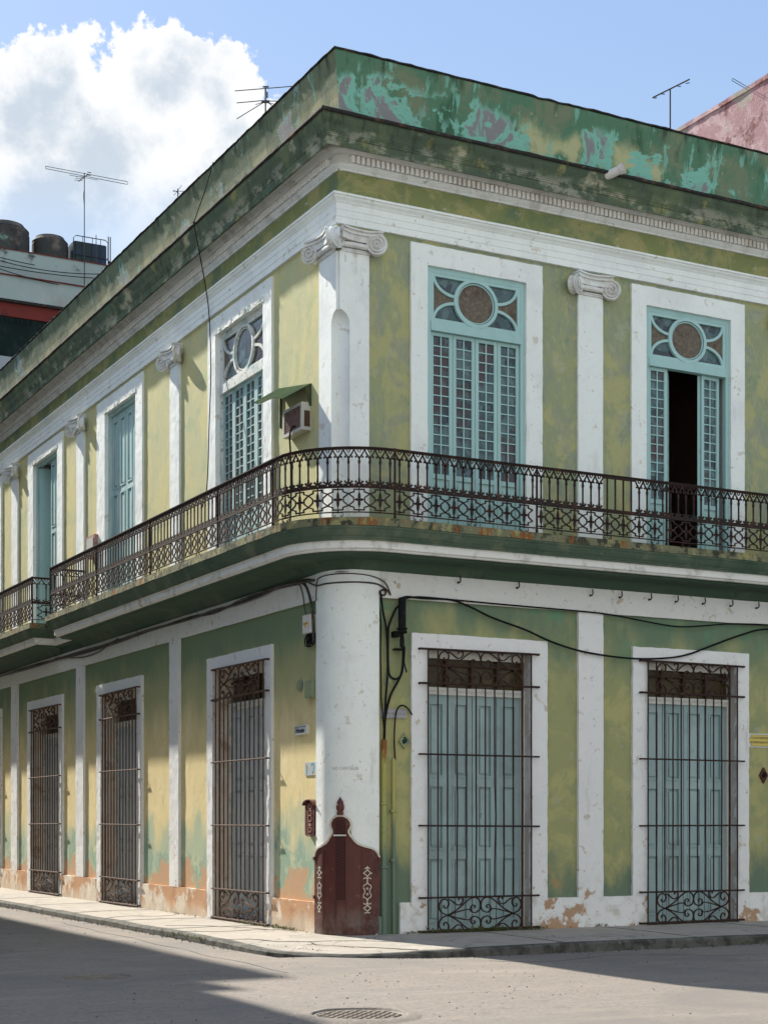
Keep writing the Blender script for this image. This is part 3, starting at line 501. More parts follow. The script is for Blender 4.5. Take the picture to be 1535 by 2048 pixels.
# ---------------- upper windows
def leaf_glazed(parent, F, u0, u1, o, z0, z1, mat, nz=14):
    zg = z0 + (z1 - z0) * .30; bm = nb(); st = .055
    box(bm, F, u0, u0 + st, o, o + .04, z0, z1); box(bm, F, u1 - st, u1, o, o + .04, z0, z1)
    box(bm, F, u0 + st, u1 - st, o, o + .04, z1 - .05, z1); box(bm, F, u0 + st, u1 - st, o, o + .04, zg - .07, zg); box(bm, F, u0 + st, u1 - st, o, o + .04, z0, z0 + .09)
    box(bm, F, u0 + st, u1 - st, o, o + .018, z0 + .09, zg - .07); box(bm, F, u0 + st + .035, u1 - st - .035, o + .018, o + .032, z0 + .16, zg - .14)
    mu = (u0 + u1) / 2; box(bm, F, mu - .009, mu + .009, o + .008, o + .034, zg, z1 - .05)
    for i in range(1, nz):
        z = zg + (z1 - .05 - zg) * i / nz; box(bm, F, u0 + st, mu - .009, o + .010, o + .032, z - .008, z + .008); box(bm, F, mu + .009, u1 - st, o + .010, o + .032, z - .008, z + .008)
    lf = part('shutter_leaf', bm, mat, parent)
    bm = nb()
    for i in range(nz):
        a = zg + (z1 - .05 - zg) * i / nz; b = zg + (z1 - .05 - zg) * (i + 1) / nz
        for q0, q1 in ((u0 + st, mu - .009), (mu + .009, u1 - st)):
            e = [random.uniform(-.004, .004) for _ in range(4)]
            quad(bm, F, (q0, o + .014 + e[0], a + .008), (q1, o + .014 + e[1], a + .008), (q1, o + .014 + e[2], b - .008), (q0, o + .014 + e[3], b - .008))
    part('pane', bm, m_glass, parent)
    return lf
def leaf_panel(parent, F, u0, u1, o, z0, z1, mat, tiers, th=.04, name='door_leaf'):
    bm = nb(); st = .075; D = .032; box(bm, F, u0 + .007, u1 - .007, o - th - D, o - D, z0, z1)
    box(bm, F, u0 + .007, u0 + st, o - D - .001, o, z0, z1); box(bm, F, u1 - st, u1 - .007, o - D - .001, o, z0, z1)
    tot = sum(tiers); avail = (z1 - z0) - .11 * (len(tiers) + 1); zs = z0
    for t in list(tiers) + [None]:
        box(bm, F, u0 + st, u1 - st, o - D - .001, o, zs, zs + .11); zs += .11
        if t is None: break
        h = avail * t / tot; a, b = u0 + st, u1 - st; w = .026
        for (q0, q1, r0, r1) in ((a, b, zs, zs + w), (a, b, zs + h - w, zs + h), (a, a + w, zs + w, zs + h - w), (b - w, b, zs + w, zs + h - w)):
            box(bm, F, q0, q1, o - D - .001, o + .012, r0, r1)
        box(bm, F, a + .062, b - .062, o - D - .001, o - .006, zs + .065, zs + h - .065)
        zs += h
    return part(name, bm, mat, parent)
def transom(parent, F, u0, u1, z0, z1, o, mat, pm):
    bm = nb(); w = .05
    ribbon(bm, F, [(u0 + w / 2, z0 + w / 2), (u1 - w / 2, z0 + w / 2), (u1 - w / 2, z1 - w / 2), (u0 + w / 2, z1 - w / 2)], w, .05, o, closed=True)
    mu, mz = (u0 + u1) / 2, (z0 + z1) / 2; r = (z1 - z0) / 2 - .005; rx = r * 1.0
    circ = [(mu + rx * math.cos(2 * math.pi * i / 40), mz + (r - .02) * math.sin(2 * math.pi * i / 40)) for i in range(40)]
    ribbon(bm, F, circ, .05, .06, o + .003, closed=True)
    ribbon(bm, F, [(mu + (x - mu) * .87, mz + (z - mz) * .87) for x, z in circ], .016, .03, o + .002, closed=True)
    for sx in (-1, 1):
        for sz in (-1, 1):
            cx, cz = mu + sx * (rx + .02), 0; pts = []
            ux = mu + sx * ((u1 - u0) / 2 - .05)
            for i in range(11):
                t = math.pi / 2 * i / 10
                pts.append((ux - sx * (abs(ux - mu) - rx + .01) * (1 - math.cos(t)), mz + sz * (.05 + (r - .07) * (1 - math.sin(t)))))
            ribbon(bm, F, pts, .042, .045, o + .001)
    tr = part('transom', bm, mat, parent)
    bm = nb(); quad(bm, F, (u0, o - .012, z0), (u1, o - .012, z0), (u1, o - .012, z1), (u0, o - .012, z1)); part('pane', bm, pm[0], parent)
    bm = nb()
    v0 = bm.verts.new(F(mu, o - .006, mz)); vs = [bm.verts.new(F(mu + (x - mu) * .86, o - .006, mz + (z - mz) * .86)) for x, z in circ]
    for i in range(40): bm.faces.new([v0, vs[i], vs[(i + 1) % 40]])
    for sx in (-1, 1):
        W2 = (u1 - u0) / 2 - .05; a = [(mu + sx * (W2 - (W2 - rx) * (1 - math.cos(q_))), mz - .05 - (r - .07) * (1 - math.sin(q_))) for q_ in (1.57, 1.2, .8, .4, 0)] + [(mu + sx * (W2 - (W2 - rx) * (1 - math.cos(q_))), mz + .05 + (r - .07) * (1 - math.sin(q_))) for q_ in (0, .4, .8, 1.2, 1.57)]
        bm.faces.new([bm.verts.new(F(x, o - .006, z)) for x, z in a])
    part('screen', bm, pm[1], parent)
def window_frame(side, F, k, oF, mat, zt=ZUT):
    u0, u1 = UPW[side][k]; fw = .075; bm = nb()
    gbox(bm, F, u0, u0 + fw, oF - .08, oF, ZF, zt - fw, .25); gbox(bm, F, u1 - fw, u1, oF - .08, oF, ZF, zt - fw, .25); gbox(bm, F, u0, u1, oF - .08, oF, zt - fw, zt, .25)
    jitter(bm, .002); w = part('window', bm, mat, B)
    s0, s1 = UPS[side][k]; bm = nb(); o1 = .042
    for a in ((s0, u0, ZF, 9.87), (u1, s1, ZF, 9.87), (u0, u1, zt, 9.87)): gbox(bm, F, a[0], a[1], -.01, o1, a[2], a[3], .08)
    jitter(bm, .0045, 4); jitter(bm, .0035, 14); part('surround', bm, m_wh, w)
    bm = nb(); reveal(bm, F, (u0, u1, ZF, zt), 0.04, oF - .3); part('window_reveal', bm, m_wh, w)
    return w
for k in (0, 1, 2, 3):
    F = FR; u0, u1 = UPW['R'][k]; w = window_frame('R', F, k, .0, m_teal)
    a, b = u0 + .075, u1 - .075
    transom(w, F, a, b, 8.80, ZUT - .075, -.03, m_teal, (m_glass, m_mesh) if k == 0 else (m_glass, m_mesh))
    bm = nb(); box(bm, F, a, b, -.08, .012, 8.66, 8.80); box(bm, F, a, b, .012, .03, 8.66, 8.69); part('transom_bar', bm, m_teal, w)
    lw = (b - a) / 4
    for i in range(4):
        if k == 1 and i in (1, 2, 3): continue
        leaf_glazed(w, F, a + lw * i + .004, a + lw * (i + 1) - .004, -.07, ZF + .02, 8.655, m_teal)
    if k == 1:
        # open pair: one leaf swung in edge-on, the other half open
        def hinge(ux, uo, ang):
            c_, s_ = math.cos(ang), math.sin(ang)
            return lambda u, o, z: FR(ux + (u) * c_ + (o) * s_, uo - u * s_ + o * c_, z)
        leaf_glazed(w, hinge(6.41, -.09, math.radians(4)), 0, lw - .005, 0, ZF + .02, 8.655, m_teal)
        leaf_glazed(w, hinge(6.37, -.10, math.radians(49)), 0, lw - .005, 0, ZF + .02, 8.655, m_teal)
        leaf_glazed(w, hinge(5.36 + lw, -.10, math.radians(50)), 0, lw - .005, 0, ZF + .02, 8.655, m_teal)
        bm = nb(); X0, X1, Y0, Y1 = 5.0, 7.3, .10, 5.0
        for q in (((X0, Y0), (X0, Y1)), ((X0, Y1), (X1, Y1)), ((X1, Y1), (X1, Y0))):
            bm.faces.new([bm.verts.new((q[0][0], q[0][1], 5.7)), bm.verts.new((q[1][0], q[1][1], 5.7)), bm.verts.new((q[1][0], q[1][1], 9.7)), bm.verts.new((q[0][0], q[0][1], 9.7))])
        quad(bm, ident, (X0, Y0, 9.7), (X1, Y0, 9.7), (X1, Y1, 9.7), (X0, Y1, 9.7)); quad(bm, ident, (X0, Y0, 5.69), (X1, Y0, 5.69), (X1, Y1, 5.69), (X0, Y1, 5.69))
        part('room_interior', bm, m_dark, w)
        bm = nb(); ribbon(bm, lambda s, o, z: (s, 4.95 + o, z), [(5.6, 5.7), (5.6, 7.6)] + [(6.15 - .55 * math.cos(math.pi * i / 12), 7.6 + .55 * math.sin(math.pi * i / 12)) for i in range(13)] + [(6.7, 5.7)], .1, .06); part('inner_doorway', bm, m_opp2, w)
for k in range(5):
    F = FL; u0, u1 = UPW['L'][k]; oF = -.035
    w = window_frame('L', F, k, oF, m_frL if k == 0 else m_tealL)
    a, b = u0 + .075, u1 - .075; lw = (b - a) / 4
    if k == 0:
        transom(w, F, a, b, 8.72, ZUT - .075, oF - .03, m_frL, (m_glass, m_glass))
        bm = nb(); box(bm, F, a, b, oF - .08, oF + .03, 8.58, 8.72); part('transom_bar', bm, m_frL, w)
        for i in range(4): leaf_glazed(w, F, a + lw * i + .004, a + lw * (i + 1) - .004, oF - .07, ZF + .02, 8.575, m_tealL)
    elif k == 2:
        for i in (0, 1): leaf_panel(w, F, a + lw * i, a + lw * (i + 1), oF - .06, ZF + .02, ZUT - .08, m_tealL, (1.5, 1), name='shutter_leaf')
        hg = lambda u, o, z: FL(b - .02 - u * .25, oF - .05 - u * .97 + 0 * o, z)
        hg = lambda u, o, z: FL(b - .03 - u * .26 + o * .97, oF - .03 - u * .97 - o * .26, z)
        leaf_panel(w, hg, 0, 2 * lw * .9, 0, ZF + .02, ZUT - .1, m_teal, (1.5, 1), name='shutter_leaf')
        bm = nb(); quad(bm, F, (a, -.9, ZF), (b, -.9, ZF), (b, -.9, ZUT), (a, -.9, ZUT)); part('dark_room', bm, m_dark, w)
    else:
        for i in range(4): leaf_panel(w, F, a + lw * i, a + lw * (i + 1), oF - .06, ZF + .02, ZUT - .08, m_tealL, (1.6, 1), name='shutter_leaf')
    # broken plaster lip over the frame
    bm = nb(); gbox(bm, F, u0 - .03, u1 + .03, .03, .055, ZUT - .01, ZUT + .07, .06); jitter(bm, .014, 11); part('frame_head', bm, m_frL, w)
# ---------------- ground doors and their grilles
def grille(F, u0, u1, parent, mat, zb=.03, oG=.10):
    zt, z2, z3, z4, z5 = 4.07, 3.583, 2.56, 1.533, .505
    bm = nb(); 
    for z, r in ((zt, .017), (z2, .017), (z3, .013), (z4, .013), (z5, .014), (zb, .017)):
        dz = random.uniform(-.008, .008); pts = [F(u0 + (u1 - u0) * t / 8, oG + .004 + random.uniform(-.003, .003), z + dz * (t / 4 - 1)) for t in range(9)]
        tube(bm, [F(u0, .0, z - dz)] + pts + [F(u1, .0, z + dz)], r, 6)
    gr = part('window_grille', bm, mat, parent)
    n = 12; sp = (u1 - u0) / 12.9; us = [u0 + sp * .85 + sp * i * 1.02 for i in range(n)]; bm = nb()
    for i, u in enumerate(us):
        full = i in (0, 1, n - 2, n - 1); a, b = (zb, zt) if full else (z5, z2); kk = random.random(); amp = random.choice([0, 0, .004, .008, .02]) if not full else .003; zk = random.uniform(.9, 2.2)
        pts = [F(u + amp * math.exp(-((z - zk) / .35) ** 2) + random.uniform(-.0015, .0015), oG - .012, z) for z in lin(a, b, .25)]
        tube(bm, pts, .0122 if i != n - 2 else .018, 6)
    part('bar', bm, mat, gr)
    a, b = us[1], us[n - 2]
    q = lambda p: ((p[0] - 415) / 633, (1205 - p[1]) / 260)
    cs = [[(490, 1085), (445, 1065), (422, 1020), (435, 975), (465, 958), (490, 975), (493, 1005), (475, 1030), (458, 1020), (462, 1005)],
          [(490, 1085), (560, 1040), (630, 975), (680, 950), (718, 968), (731, 1010), (722, 1050), (690, 1070), (662, 1060), (658, 1025), (675, 1010), (690, 1022), (680, 1035)],
          [(490, 960), (520, 975), (555, 1005), (585, 1000), (600, 970), (590, 952), (570, 952), (568, 970)], [(490, 1085), (560, 1060), (620, 1045), (650, 1045), (658, 1060)]]
    for (zl, zh) in ((zb, z5), (z2, zt)):
        bm = nb()
        for cv in cs:
            for mu_ in (0, 1):
                for mz_ in (0, 1):
                    P = []
                    for s, t in smooth2([q(p) for p in cv], 3):
                        if mz_: t = .923 - t if True else t
                        t = min(max(t, .02), .98); s = 1 - s if mu_ else s
                        P.append((a + (b - a) * s, zl + (zh - zl) * t))
                    ribbon(bm, F, P, .017, .020, oG - .01)
        part('scrollwork', bm, mat, gr)
    return gr
for side, F in (('R', FR), ('L', FL)):
    for k in range(len(GRW[side])):
        u0, u1 = GRW[side][k]; s0, s1 = GRS[side][k]; isL = side == 'L'
        oL = -.30 if isL else -.18; bm = nb()
        for (a, b, z0, z1) in ((u0, u1, 3.44, 3.545), (u0, u1, 3.965, ZGT), (u0, u0 + .05, .0, 3.44), (u1 - .05, u1, .0, 3.44)): gbox(bm, F, a, b, oL - .06, oL + .05, z0, z1, .2)
        box(bm, F, u0, u1, oL + .05, oL + .075, 3.50, 3.53)
        jitter(bm, .004, 6); d = part('door', bm, m_frL if isL else m_whg, B)
        bm = nb(); o1 = .048
        for a in ((s0, u0, -.2, 4.29), (u1, s1, -.2, 4.29), (u0, u1, ZGT, 4.29)): gbox(bm, F, a[0], a[1], -.01, o1, a[2], a[3], .08)
        jitter(bm, .006, 4); jitter(bm, .005, 14); part('surround', bm, m_whlow, d)
        bm = nb(); reveal(bm, F, (u0, u1, -.05, ZGT), .04, oL - .05); part('door_reveal', bm, m_revL if isL else m_rev, d)
        lw = (u1 - u0 - .1) / 4
        for i in range(4): leaf_panel(d, F, u0 + .05 + lw * i, u0 + .05 + lw * (i + 1), oL, .02, 3.44, m_doorL if isL else m_door, (1, 1, 1.15), name='door_leaf')
        bm = nb()
        for i in range(1, 4):
            uu = u0 + (u1 - u0) * i / 4; box(bm, F, uu - .03, uu + .03, oL - .02, oL + .03, 3.545, 3.965)
        box(bm, F, u0, u1, oL - .02, oL + .02, 3.86, 3.89); part('transom_window', bm, m_redb if False else m_dark, d)
        bm = nb(); quad(bm, F, (u0, oL - .03, 3.545), (u1, oL - .03, 3.545), (u1, oL - .03, 3.965), (u0, oL - .03, 3.965)); part('pane', bm, m_amber, d)
        bm = nb(); gbox(bm, F, u0 - .01, u1 + .01, oL - .1, .09, -.25, .018 if isL else .012, .15); jitter(bm, .006, 6); part('threshold', bm, m_kerb, d)
        g0, g1 = (u0 - .15, u1 + .11) if not isL else (u0 - .29, u1 - .15)
        if isL: g0, g1 = u0 - .2, u1 - .1
        grille(F, g0, g1, d, m_ironS if isL else m_ironR)
# ---------------- balconies
def offset_path(pts, d):
    """inset an outer edge polyline (building on its left-hand side) by d"""
    o = []; n = len(pts)
    for i in range(n):
        p = Vector(pts[i]); a = Vector(pts[max(i - 1, 0)]); b = Vector(pts[min(i + 1, n - 1)])
        e1 = (p - a) if i > 0 else (b - p); e2 = (b - p) if i < n - 1 else (p - a); e1.normalize(); e2.normalize()
        n1 = Vector((-e1.y, e1.x)); n2 = Vector((-e2.y, e2.x)); m_ = (n1 + n2); m_ = m_ / max(m_.length_squared / 2, .3)
        o.append(p + m_ * d)
    return o
WB_, CR = .80, .50
path = [(-WB_, y) for y in lin(YL, 12.97, .3)] + [(-.38, 12.97), (-.38, 12.15)] + [(-.38, 12.1), (-.38, 11.85)][1:] + [(-WB_, 11.85)] + [(-WB_, y) for y in lin(11.6, CR + .1, .3)]
for i in range(17):
    t = math.pi / 2 * i / 16; path.append((CR - (CR + WB_) * math.cos(t), CR - (CR + WB_) * math.sin(t)))
path += [(x, -WB_) for x in lin(CR + .1, XR, .3)]
PR = [(-.0, 5.735), (-.0, 5.625), (.012, 5.62), (.012, 5.60), (.03, 5.58), (.045, 5.55), (.07, 5.51), (.095, 5.485), (.10, 5.47), (.112, 5.465), (.114, 5.445), (.126, 5.44)]
PW = [(.126, 5.44), (.15, 5.438), (.152, 5.345), (.175, 5.33), (.18, 5.315), (.20, 5.305)]
def path_sweep(bm, prof, amp, seed=0):
    R_ = []
    for j, (d, z) in enumerate(prof):
        R_.append([bm.verts.new((p.x, p.y, z)) for p in offset_path(path, d)])
    for j in range(len(prof) - 1):
        for i in range(len(path) - 1): bm.faces.new([R_[j][i], R_[j][i + 1], R_[j + 1][i + 1], R_[j + 1][i]])
    jitter(bm, amp, 5)
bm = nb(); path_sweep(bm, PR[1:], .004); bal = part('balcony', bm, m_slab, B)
bm = nb(); path_sweep(bm, PR[:2], .006)
ins = offset_path(path, 0); 
for i in range(len(path) - 1):
    a, b = path[i], path[i + 1]; wa = (max(a[0], 0), max(a[1], 0)); wb = (max(b[0], 0), max(b[1], 0))
    if wa == wb and False: continue
    try: bm.faces.new([bm.verts.new((*a, 5.735)), bm.verts.new((*b, 5.735)), bm.verts.new((*wb, 5.735)), bm.verts.new((*wa, 5.735))])
    except Exception: pass
part('slab_edge', bm, m_slabtop, bal)
bm = nb(); path_sweep(bm, PW, .003); part('white_band', bm, m_band, bal)
bm = nb(); P2 = offset_path(path, .20)
for i in range(len(P2) - 1):
    a, b = P2[i], P2[i + 1]; prev = None
    for f, z in ((0, 5.305), (.12, 5.30), (.16, 5.275), (.8, 5.262), (.86, 5.23), (.93, 5.17), (1.0, 5.13)):
        def L_(p):
            if p.x <= CR and p.y <= CR:
                dd = p - Vector((CR, CR)); w = Vector((.45, .45)) + dd.normalized() * .5
            elif p.y > CR: w = Vector((-.05, p.y))
            else: w = Vector((p.x, -.05))
            return p.lerp(w, f)
        cur = (L_(a), L_(b), z)
        if prev: bm.faces.new([bm.verts.new((*prev[0], prev[2])), bm.verts.new((*prev[1], prev[2])), bm.verts.new((*cur[1], z)), bm.verts.new((*cur[0], z))])
        prev = cur
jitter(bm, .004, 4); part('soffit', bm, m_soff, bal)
# railing
RO = .73
def straight(p0, p1, out):
    p0 = Vector(p0); p1 = Vector(p1); L_ = (p1 - p0).length; d = (p1 - p0) / L_; o_ = Vector(out)
    return (lambda s, o, z: (*(p0 + d * s + o_ * o), z)), L_
def arcpath():
    r = RO + CR; a0 = .604 - CR; Lc = r * math.pi / 2; b0 = .0
    tot = a0 + Lc + 0
    def f(s, o, z):
        if s < a0: return (-RO - o, .604 - s, z)
        t = (s - a0) / r
        return (CR - (r + o) * math.cos(t), CR - (r + o) * math.sin(t), z)
    return f, tot
def hbar(bm, F, L_, z, h, t, o=0):
    n = max(1, int(L_ / .15)); ribbon(bm, F, [(L_ * i / n, z) for i in range(n + 1)], h, t, o)
def railing(F, L_, plain=None):
    bm = nb(); n = max(1, round(L_ / .2925)); u = L_ / n; T = .018
    hbar(bm, F, L_, 6.695, .014, .045); hbar(bm, F, L_, 6.675, .022, .02); hbar(bm, F, L_, 6.152, .016, .03); hbar(bm, F, L_, 5.812, .014, .022)
    v = lambda t: 5.82 + (6.144 - 5.82) * t
    for k in range(n):
        c_ = (k + .5) * u
        isp = plain and plain[0] < c_ < plain[1]
        for q in (0, .5):                                     # two balusters per unit
            x = k * u + (q + .25) * u + .25 * u - .25 * u
            if isp:
                for e in (0,): ribbon(bm, F, [(x, 6.16), (x, 6.67)], .02, .02)
                continue
            ribbon(bm, F, [(x, 6.19), (x, 6.24), (x, 6.30), (x, 6.46), (x, 6.485), (x, 6.50), (x, 6.515), (x, 6.54), (x, 6.57)], [.055, .028, .018, .020, .034, .038, .028, .023, .025], T)
            h = u / 4
            for s_ in (-1, 1):
                ribbon(bm, F, [(x, 6.54), (x + s_ * h * .32, 6.575), (x + s_ * h * .72, 6.62), (x + s_ * h, 6.668)], [.020, .019, .018, .015], T)
                ribbon(bm, F, [(x + s_ * h * .45, 6.588), (x + s_ * h * .62, 6.568)], [.01, .010], T * .9)
                ribbon(bm, F, [(x + s_ * h * .50, 6.568), (x + s_ * h * .80, 6.560)], [.028, .024], T * .8)
                ribbon(bm, F, [(x + s_ * h * .35, 6.665), (x + s_ * h * .1, 6.625)], [.012, .010], T * .8)
                ribbon(bm, F, [(x + s_ * h * .05, 6.19), (x + s_ * h * .5, 6.215), (x + s_ * h * .72, 6.238)], [.016, .022, .032], T * .9)
                ribbon(bm, F, [(x + s_ * h * .1, 6.18), (x + s_ * h * .95, 6.188)], [.026, .026], T * .9)
            ribbon(bm, F, [(x, 6.19), (x + .001, 6.255)], [.014, .034], T * .8)
        if isp:
            hbar_u0 = k * u; ribbon(bm, F, [(hbar_u0, 6.18), (hbar_u0 + u, 6.18)], .03, .03); ribbon(bm, F, [(hbar_u0, 6.66), (hbar_u0 + u, 6.66)], .03, .03)
        else:
            ribbon(bm, F, [(k * u, 6.165), (k * u + u, 6.165)], .016, T)
        x = k * u + .25 * u                                 # lattice unit centred on a baluster
        P = lambda a, b: (x + a * u, v(b))
        for m_ in (0, 1):
            g = (lambda b: 1 - b) if m_ else (lambda b: b)
            if k < n: ribbon(bm, F, [P(-.25 if k == 0 else -.5, g(.80 if k == 0 else .75)), P(-.24, g(.83)), P(-.24, g(.93)), P(.24, g(.93)), P(.24, g(.83)), P(.5, g(.75))], .017, T)
            ribbon(bm, F, [P(0, g(.93)), P(0, g(1.0))], .015, T)
        if k < n - 0:
            xc = .5; hexa = [P(xc, .75), P(xc + .24, .58), P(xc + .24, .42), P(xc, .25), P(xc - .24, .42), P(xc - .24, .58)]
            if k == n - 1: ribbon(bm, F, [P(.5, .75), P(.26, .58), P(.26, .42), P(.5, .25)], .017, T); 
            else: ribbon(bm, F, hexa, .017, T, closed=True)
            if k == n - 1:
                pass
        ribbon(bm, F, [P(0, .93), P(0, .83), P(0, .72), P(0, .6), P(0, .5), P(0, .4), P(0, .28), P(0, .17), P(0, .07)], [.009, .010, .034, .040, .022, .040, .034, .010, .009], T)
        ribbon(bm, F, [P(-.23, .5), P(-.12, .5), P(0, .5), P(.12, .5), P(.23, .5)], [.006, .038, .022, .038, .006], T)
        if k % 3 == 1:
            for s_ in (-1, 1):
                ribbon(bm, F, smooth2([(x, 5.80), (x + s_ * .05, 5.805), (x + s_ * .075, 5.78), (x + s_ * .055, 5.752), (x + s_ * .035, 5.765), (x + s_ * .045, 5.778)], 2), .008, .012)
    return bm
def post(F, s=0):
    bm = nb(); tube(bm, [F(s, 0, 5.72), F(s, 0, 5.76), F(s, 0, 5.80), F(s, 0, 6.71)], [.008, .024, .017, .017], 6); return bm
segs = [('L', 11.668, 8.656), ('L', 8.656, 5.72), ('L', 5.72, 2.674), ('L', 2.674, .604)]
for _, y0, y1 in segs:
    F, L_ = straight((-RO, y0), (-RO, y1), (-1, 0)); rp = part('railing_panel', railing(F, L_), m_iron, bal); part('railing_post', post(F), m_iron, bal)
F, L_ = arcpath(); part('railing_panel', railing(F, L_), m_iron, bal); part('railing_post', post(F), m_iron, bal)
xs = [.50, 2.808, 5.122, 7.45, 9.8, 12.1, 13.95]
for i in range(len(xs) - 1):
    F, L_ = straight((xs[i], -RO), (xs[i + 1], -RO), (0, -1)); part('railing_panel', railing(F, L_, (1.10, 1.75) if i == 1 else None), m_iron, bal); part('railing_post', post(F), m_iron, bal)
F, L_ = straight((-.02, 11.70), (-RO, 11.70), (0, 1)); part('railing_panel', railing(F, L_), m_iron, bal); part('railing_post', post(F, L_ - .002), m_iron, bal)
F, L_ = straight((-.34, 13.03), (-RO, 13.03), (0, -1)); part('railing_panel', railing(F, L_), m_iron, bal)
for y0, y1 in ((16.0, 13.03), (19.0, 16.0), (22.0, 19.0), (24.8, 22.0)):
    F, L_ = straight((-RO, y0), (-RO, y1), (-1, 0)); part('railing_panel', railing(F, L_), m_iron, bal); part('railing_post', post(F, L_), m_iron, bal)
# ------------------------------------------------------------------ ground: road, pavement, kerb
KR, KL, RC = 2.52, 1.70, 1.7            # kerb line distance right and left, corner radius
def road_z(x, y):
    t = min(1, max(0, (x + 3) / 4)); return -.06 - .07 * t + .02 * noise.noise(Vector((x * .4, y * .4, 0)))
bm = nb(); gx = [-40, -25, -15] + lin(-12, 18, .6) + [25, 40]; gy = [-45, -30, -22] + lin(-20, 32, .7) + [45, 80]
V_ = [[bm.verts.new((x, y, road_z(x, y) if not (x > -1.2 and y > -1.9) else -.3)) for y in gy] for x in gx]
for i in range(len(gx) - 1):
    for j in range(len(gy) - 1): bm.faces.new([V_[i][j], V_[i + 1][j], V_[i + 1][j + 1], V_[i][j + 1]])
tag(obj('road', bm, m_road, smooth=True), None, None, kind='structure')
bm = nb(); rp_ = random.Random(31)
def road_line(p0, p1, w, wob):
    n_ = 26; P_ = []
    for i in range(n_ + 1):
        t = i / n_; P_.append((p0[0] + (p1[0] - p0[0]) * t + noise.noise(Vector((t * 5, wob, 1))) * wob * 3, p0[1] + (p1[1] - p0[1]) * t + noise.noise(Vector((t * 5, wob, 9))) * wob * 3))
    ribbon(bm, lambda s_, o, z: (s_, z, road_z(s_, z) + .0035 + o), P_, [w * rp_.uniform(.3, 1.3) for _ in P_], .002)
for a in (((-2.2, 6), (-2.6, -4), .012, .10), ((.5, -3.2), (7, -4.2), .010, .12)): road_line(*a)
tag(obj('road_cracks', bm, m_kerb), None, None, kind='structure')
bm = nb(); quad(bm, ident, (-900, -900, -.45), (900, -900, -.45), (900, 900, -.45), (-900, 900, -.45)); tag(obj('ground', bm, m_gnd), None, None, kind='structure')
def kerbline(d=0):
    P = [(-KL + d, y) for y in lin(40, -KR + RC + .2, .35)]
    cx_, cy_ = -KL + RC, -KR + RC
    for i in range(13):
        t = math.pi / 2 * i / 12; P.append((cx_ - (RC - d) * math.cos(t), cy_ - (RC - d) * math.sin(t)))
    return P + [(x, -KR + d) for x in lin(-KL + RC + .2, 40, .35)]
def pz(x, y, f):                        # pavement height: falls slightly to the kerb, dips at the corner
    dc = math.hypot(x + 1.2, y + 2.0); return .0 - .008 * f - .055 * f * math.exp(-(dc / 1.6) ** 2) + .012 * noise.noise(Vector((x * .7, y * .7, 5)))
bm = nb(); K = kerbline(.16); n = len(K); rows = []
for f in (0, .25, .5, .75, .9, 1.0):
    r_ = []
    for (x, y) in K:
        wx, wy = max(x, .05), max(y, .05)
        if x > 0 and y > 0: wx, wy = x, y
        px, py = wx + (x - wx) * f, wy + (y - wy) * f; r_.append(bm.verts.new((px, py, pz(px, py, f))))
    rows.append(r_)
for a, b in zip(rows[:-1], rows[1:]):
    for i in range(n - 1):
        try: bm.faces.new([a[i], a[i + 1], b[i + 1], b[i]])
        except ValueError: pass
tag(obj('pavement', bm, m_pave, smooth=False), None, None, kind='structure')
bm = nb(); ks = [kerbline(d) for d in (.165, .03, .0, -.012)]
R_ = []
for q, KK in enumerate(ks):
    rr = []
    for (x, y) in KK:
        z = pz(x, y, 1) + (.003 if q == 0 else (.004 if q == 1 else (-.02 if q == 2 else -.30)))
        rr.append(bm.verts.new((x, y, z)))
    R_.append(rr)
for a, b in zip(R_[:-1], R_[1:]):
    for i in range(n - 1): bm.faces.new([a[i], a[i + 1], b[i + 1], b[i]])
jitter(bm, .010, 3.0, .006); tag(obj('kerb', bm, m_kerb), None, None, kind='structure')
# joints and cracks cut in the pavement: thin dark grooves with real depth are laid as narrow mortar strips
bm = nb(); rj = random.Random(3)
def crack(pts, w=.012):
    P = catmull([(x, y, 0) for x, y in pts], 5)
    P = [(p.x + rj.uniform(-.012, .012), p.y + rj.uniform(-.012, .012)) for p in P]
    def G(s, o, z): 
        f = min(1, max(0, max(-s / KL, -z / KR))); return (s, z, pz(s, z, f) + .004 + o)
    ribbon(bm, G, P, [w * rj.uniform(.3, 1.4) for _ in P], .004)
for x in (2.2, 4.4, 6.6, 8.8): crack([(x, -.1), (x + .03, -1.2), (x - .02, -2.4)], .010)
for y in (2.6, 4.8, 7.4, 10.2, 13.0): crack([(-.1, y), (-.8, y + .06), (-1.6, y - .05)], .014)
crack([(-1.6, .3), (-1.25, .15), (-1.1, -.35), (-.75, -.6), (-.8, -1.1), (-.3, -1.7), (.0, -2.3)], .025)
crack([(-.75, -.6), (-.2, -.75), (.3, -1.2)], .016); crack([(-1.3, 3.4), (-.9, 3.0), (-.5, 2.2), (-.3, 1.5)], .016); crack([(-1.6, 2.0), (-1.1, 1.6), (-.5, 1.7), (-.1, 1.4)], .014); crack([(-.1, 6.0), (-.6, 5.6), (-1.1, 5.9), (-1.6, 5.5)], .012)
tag(obj('pavement_cracks', bm, m_kerb), None, None, kind='structure')
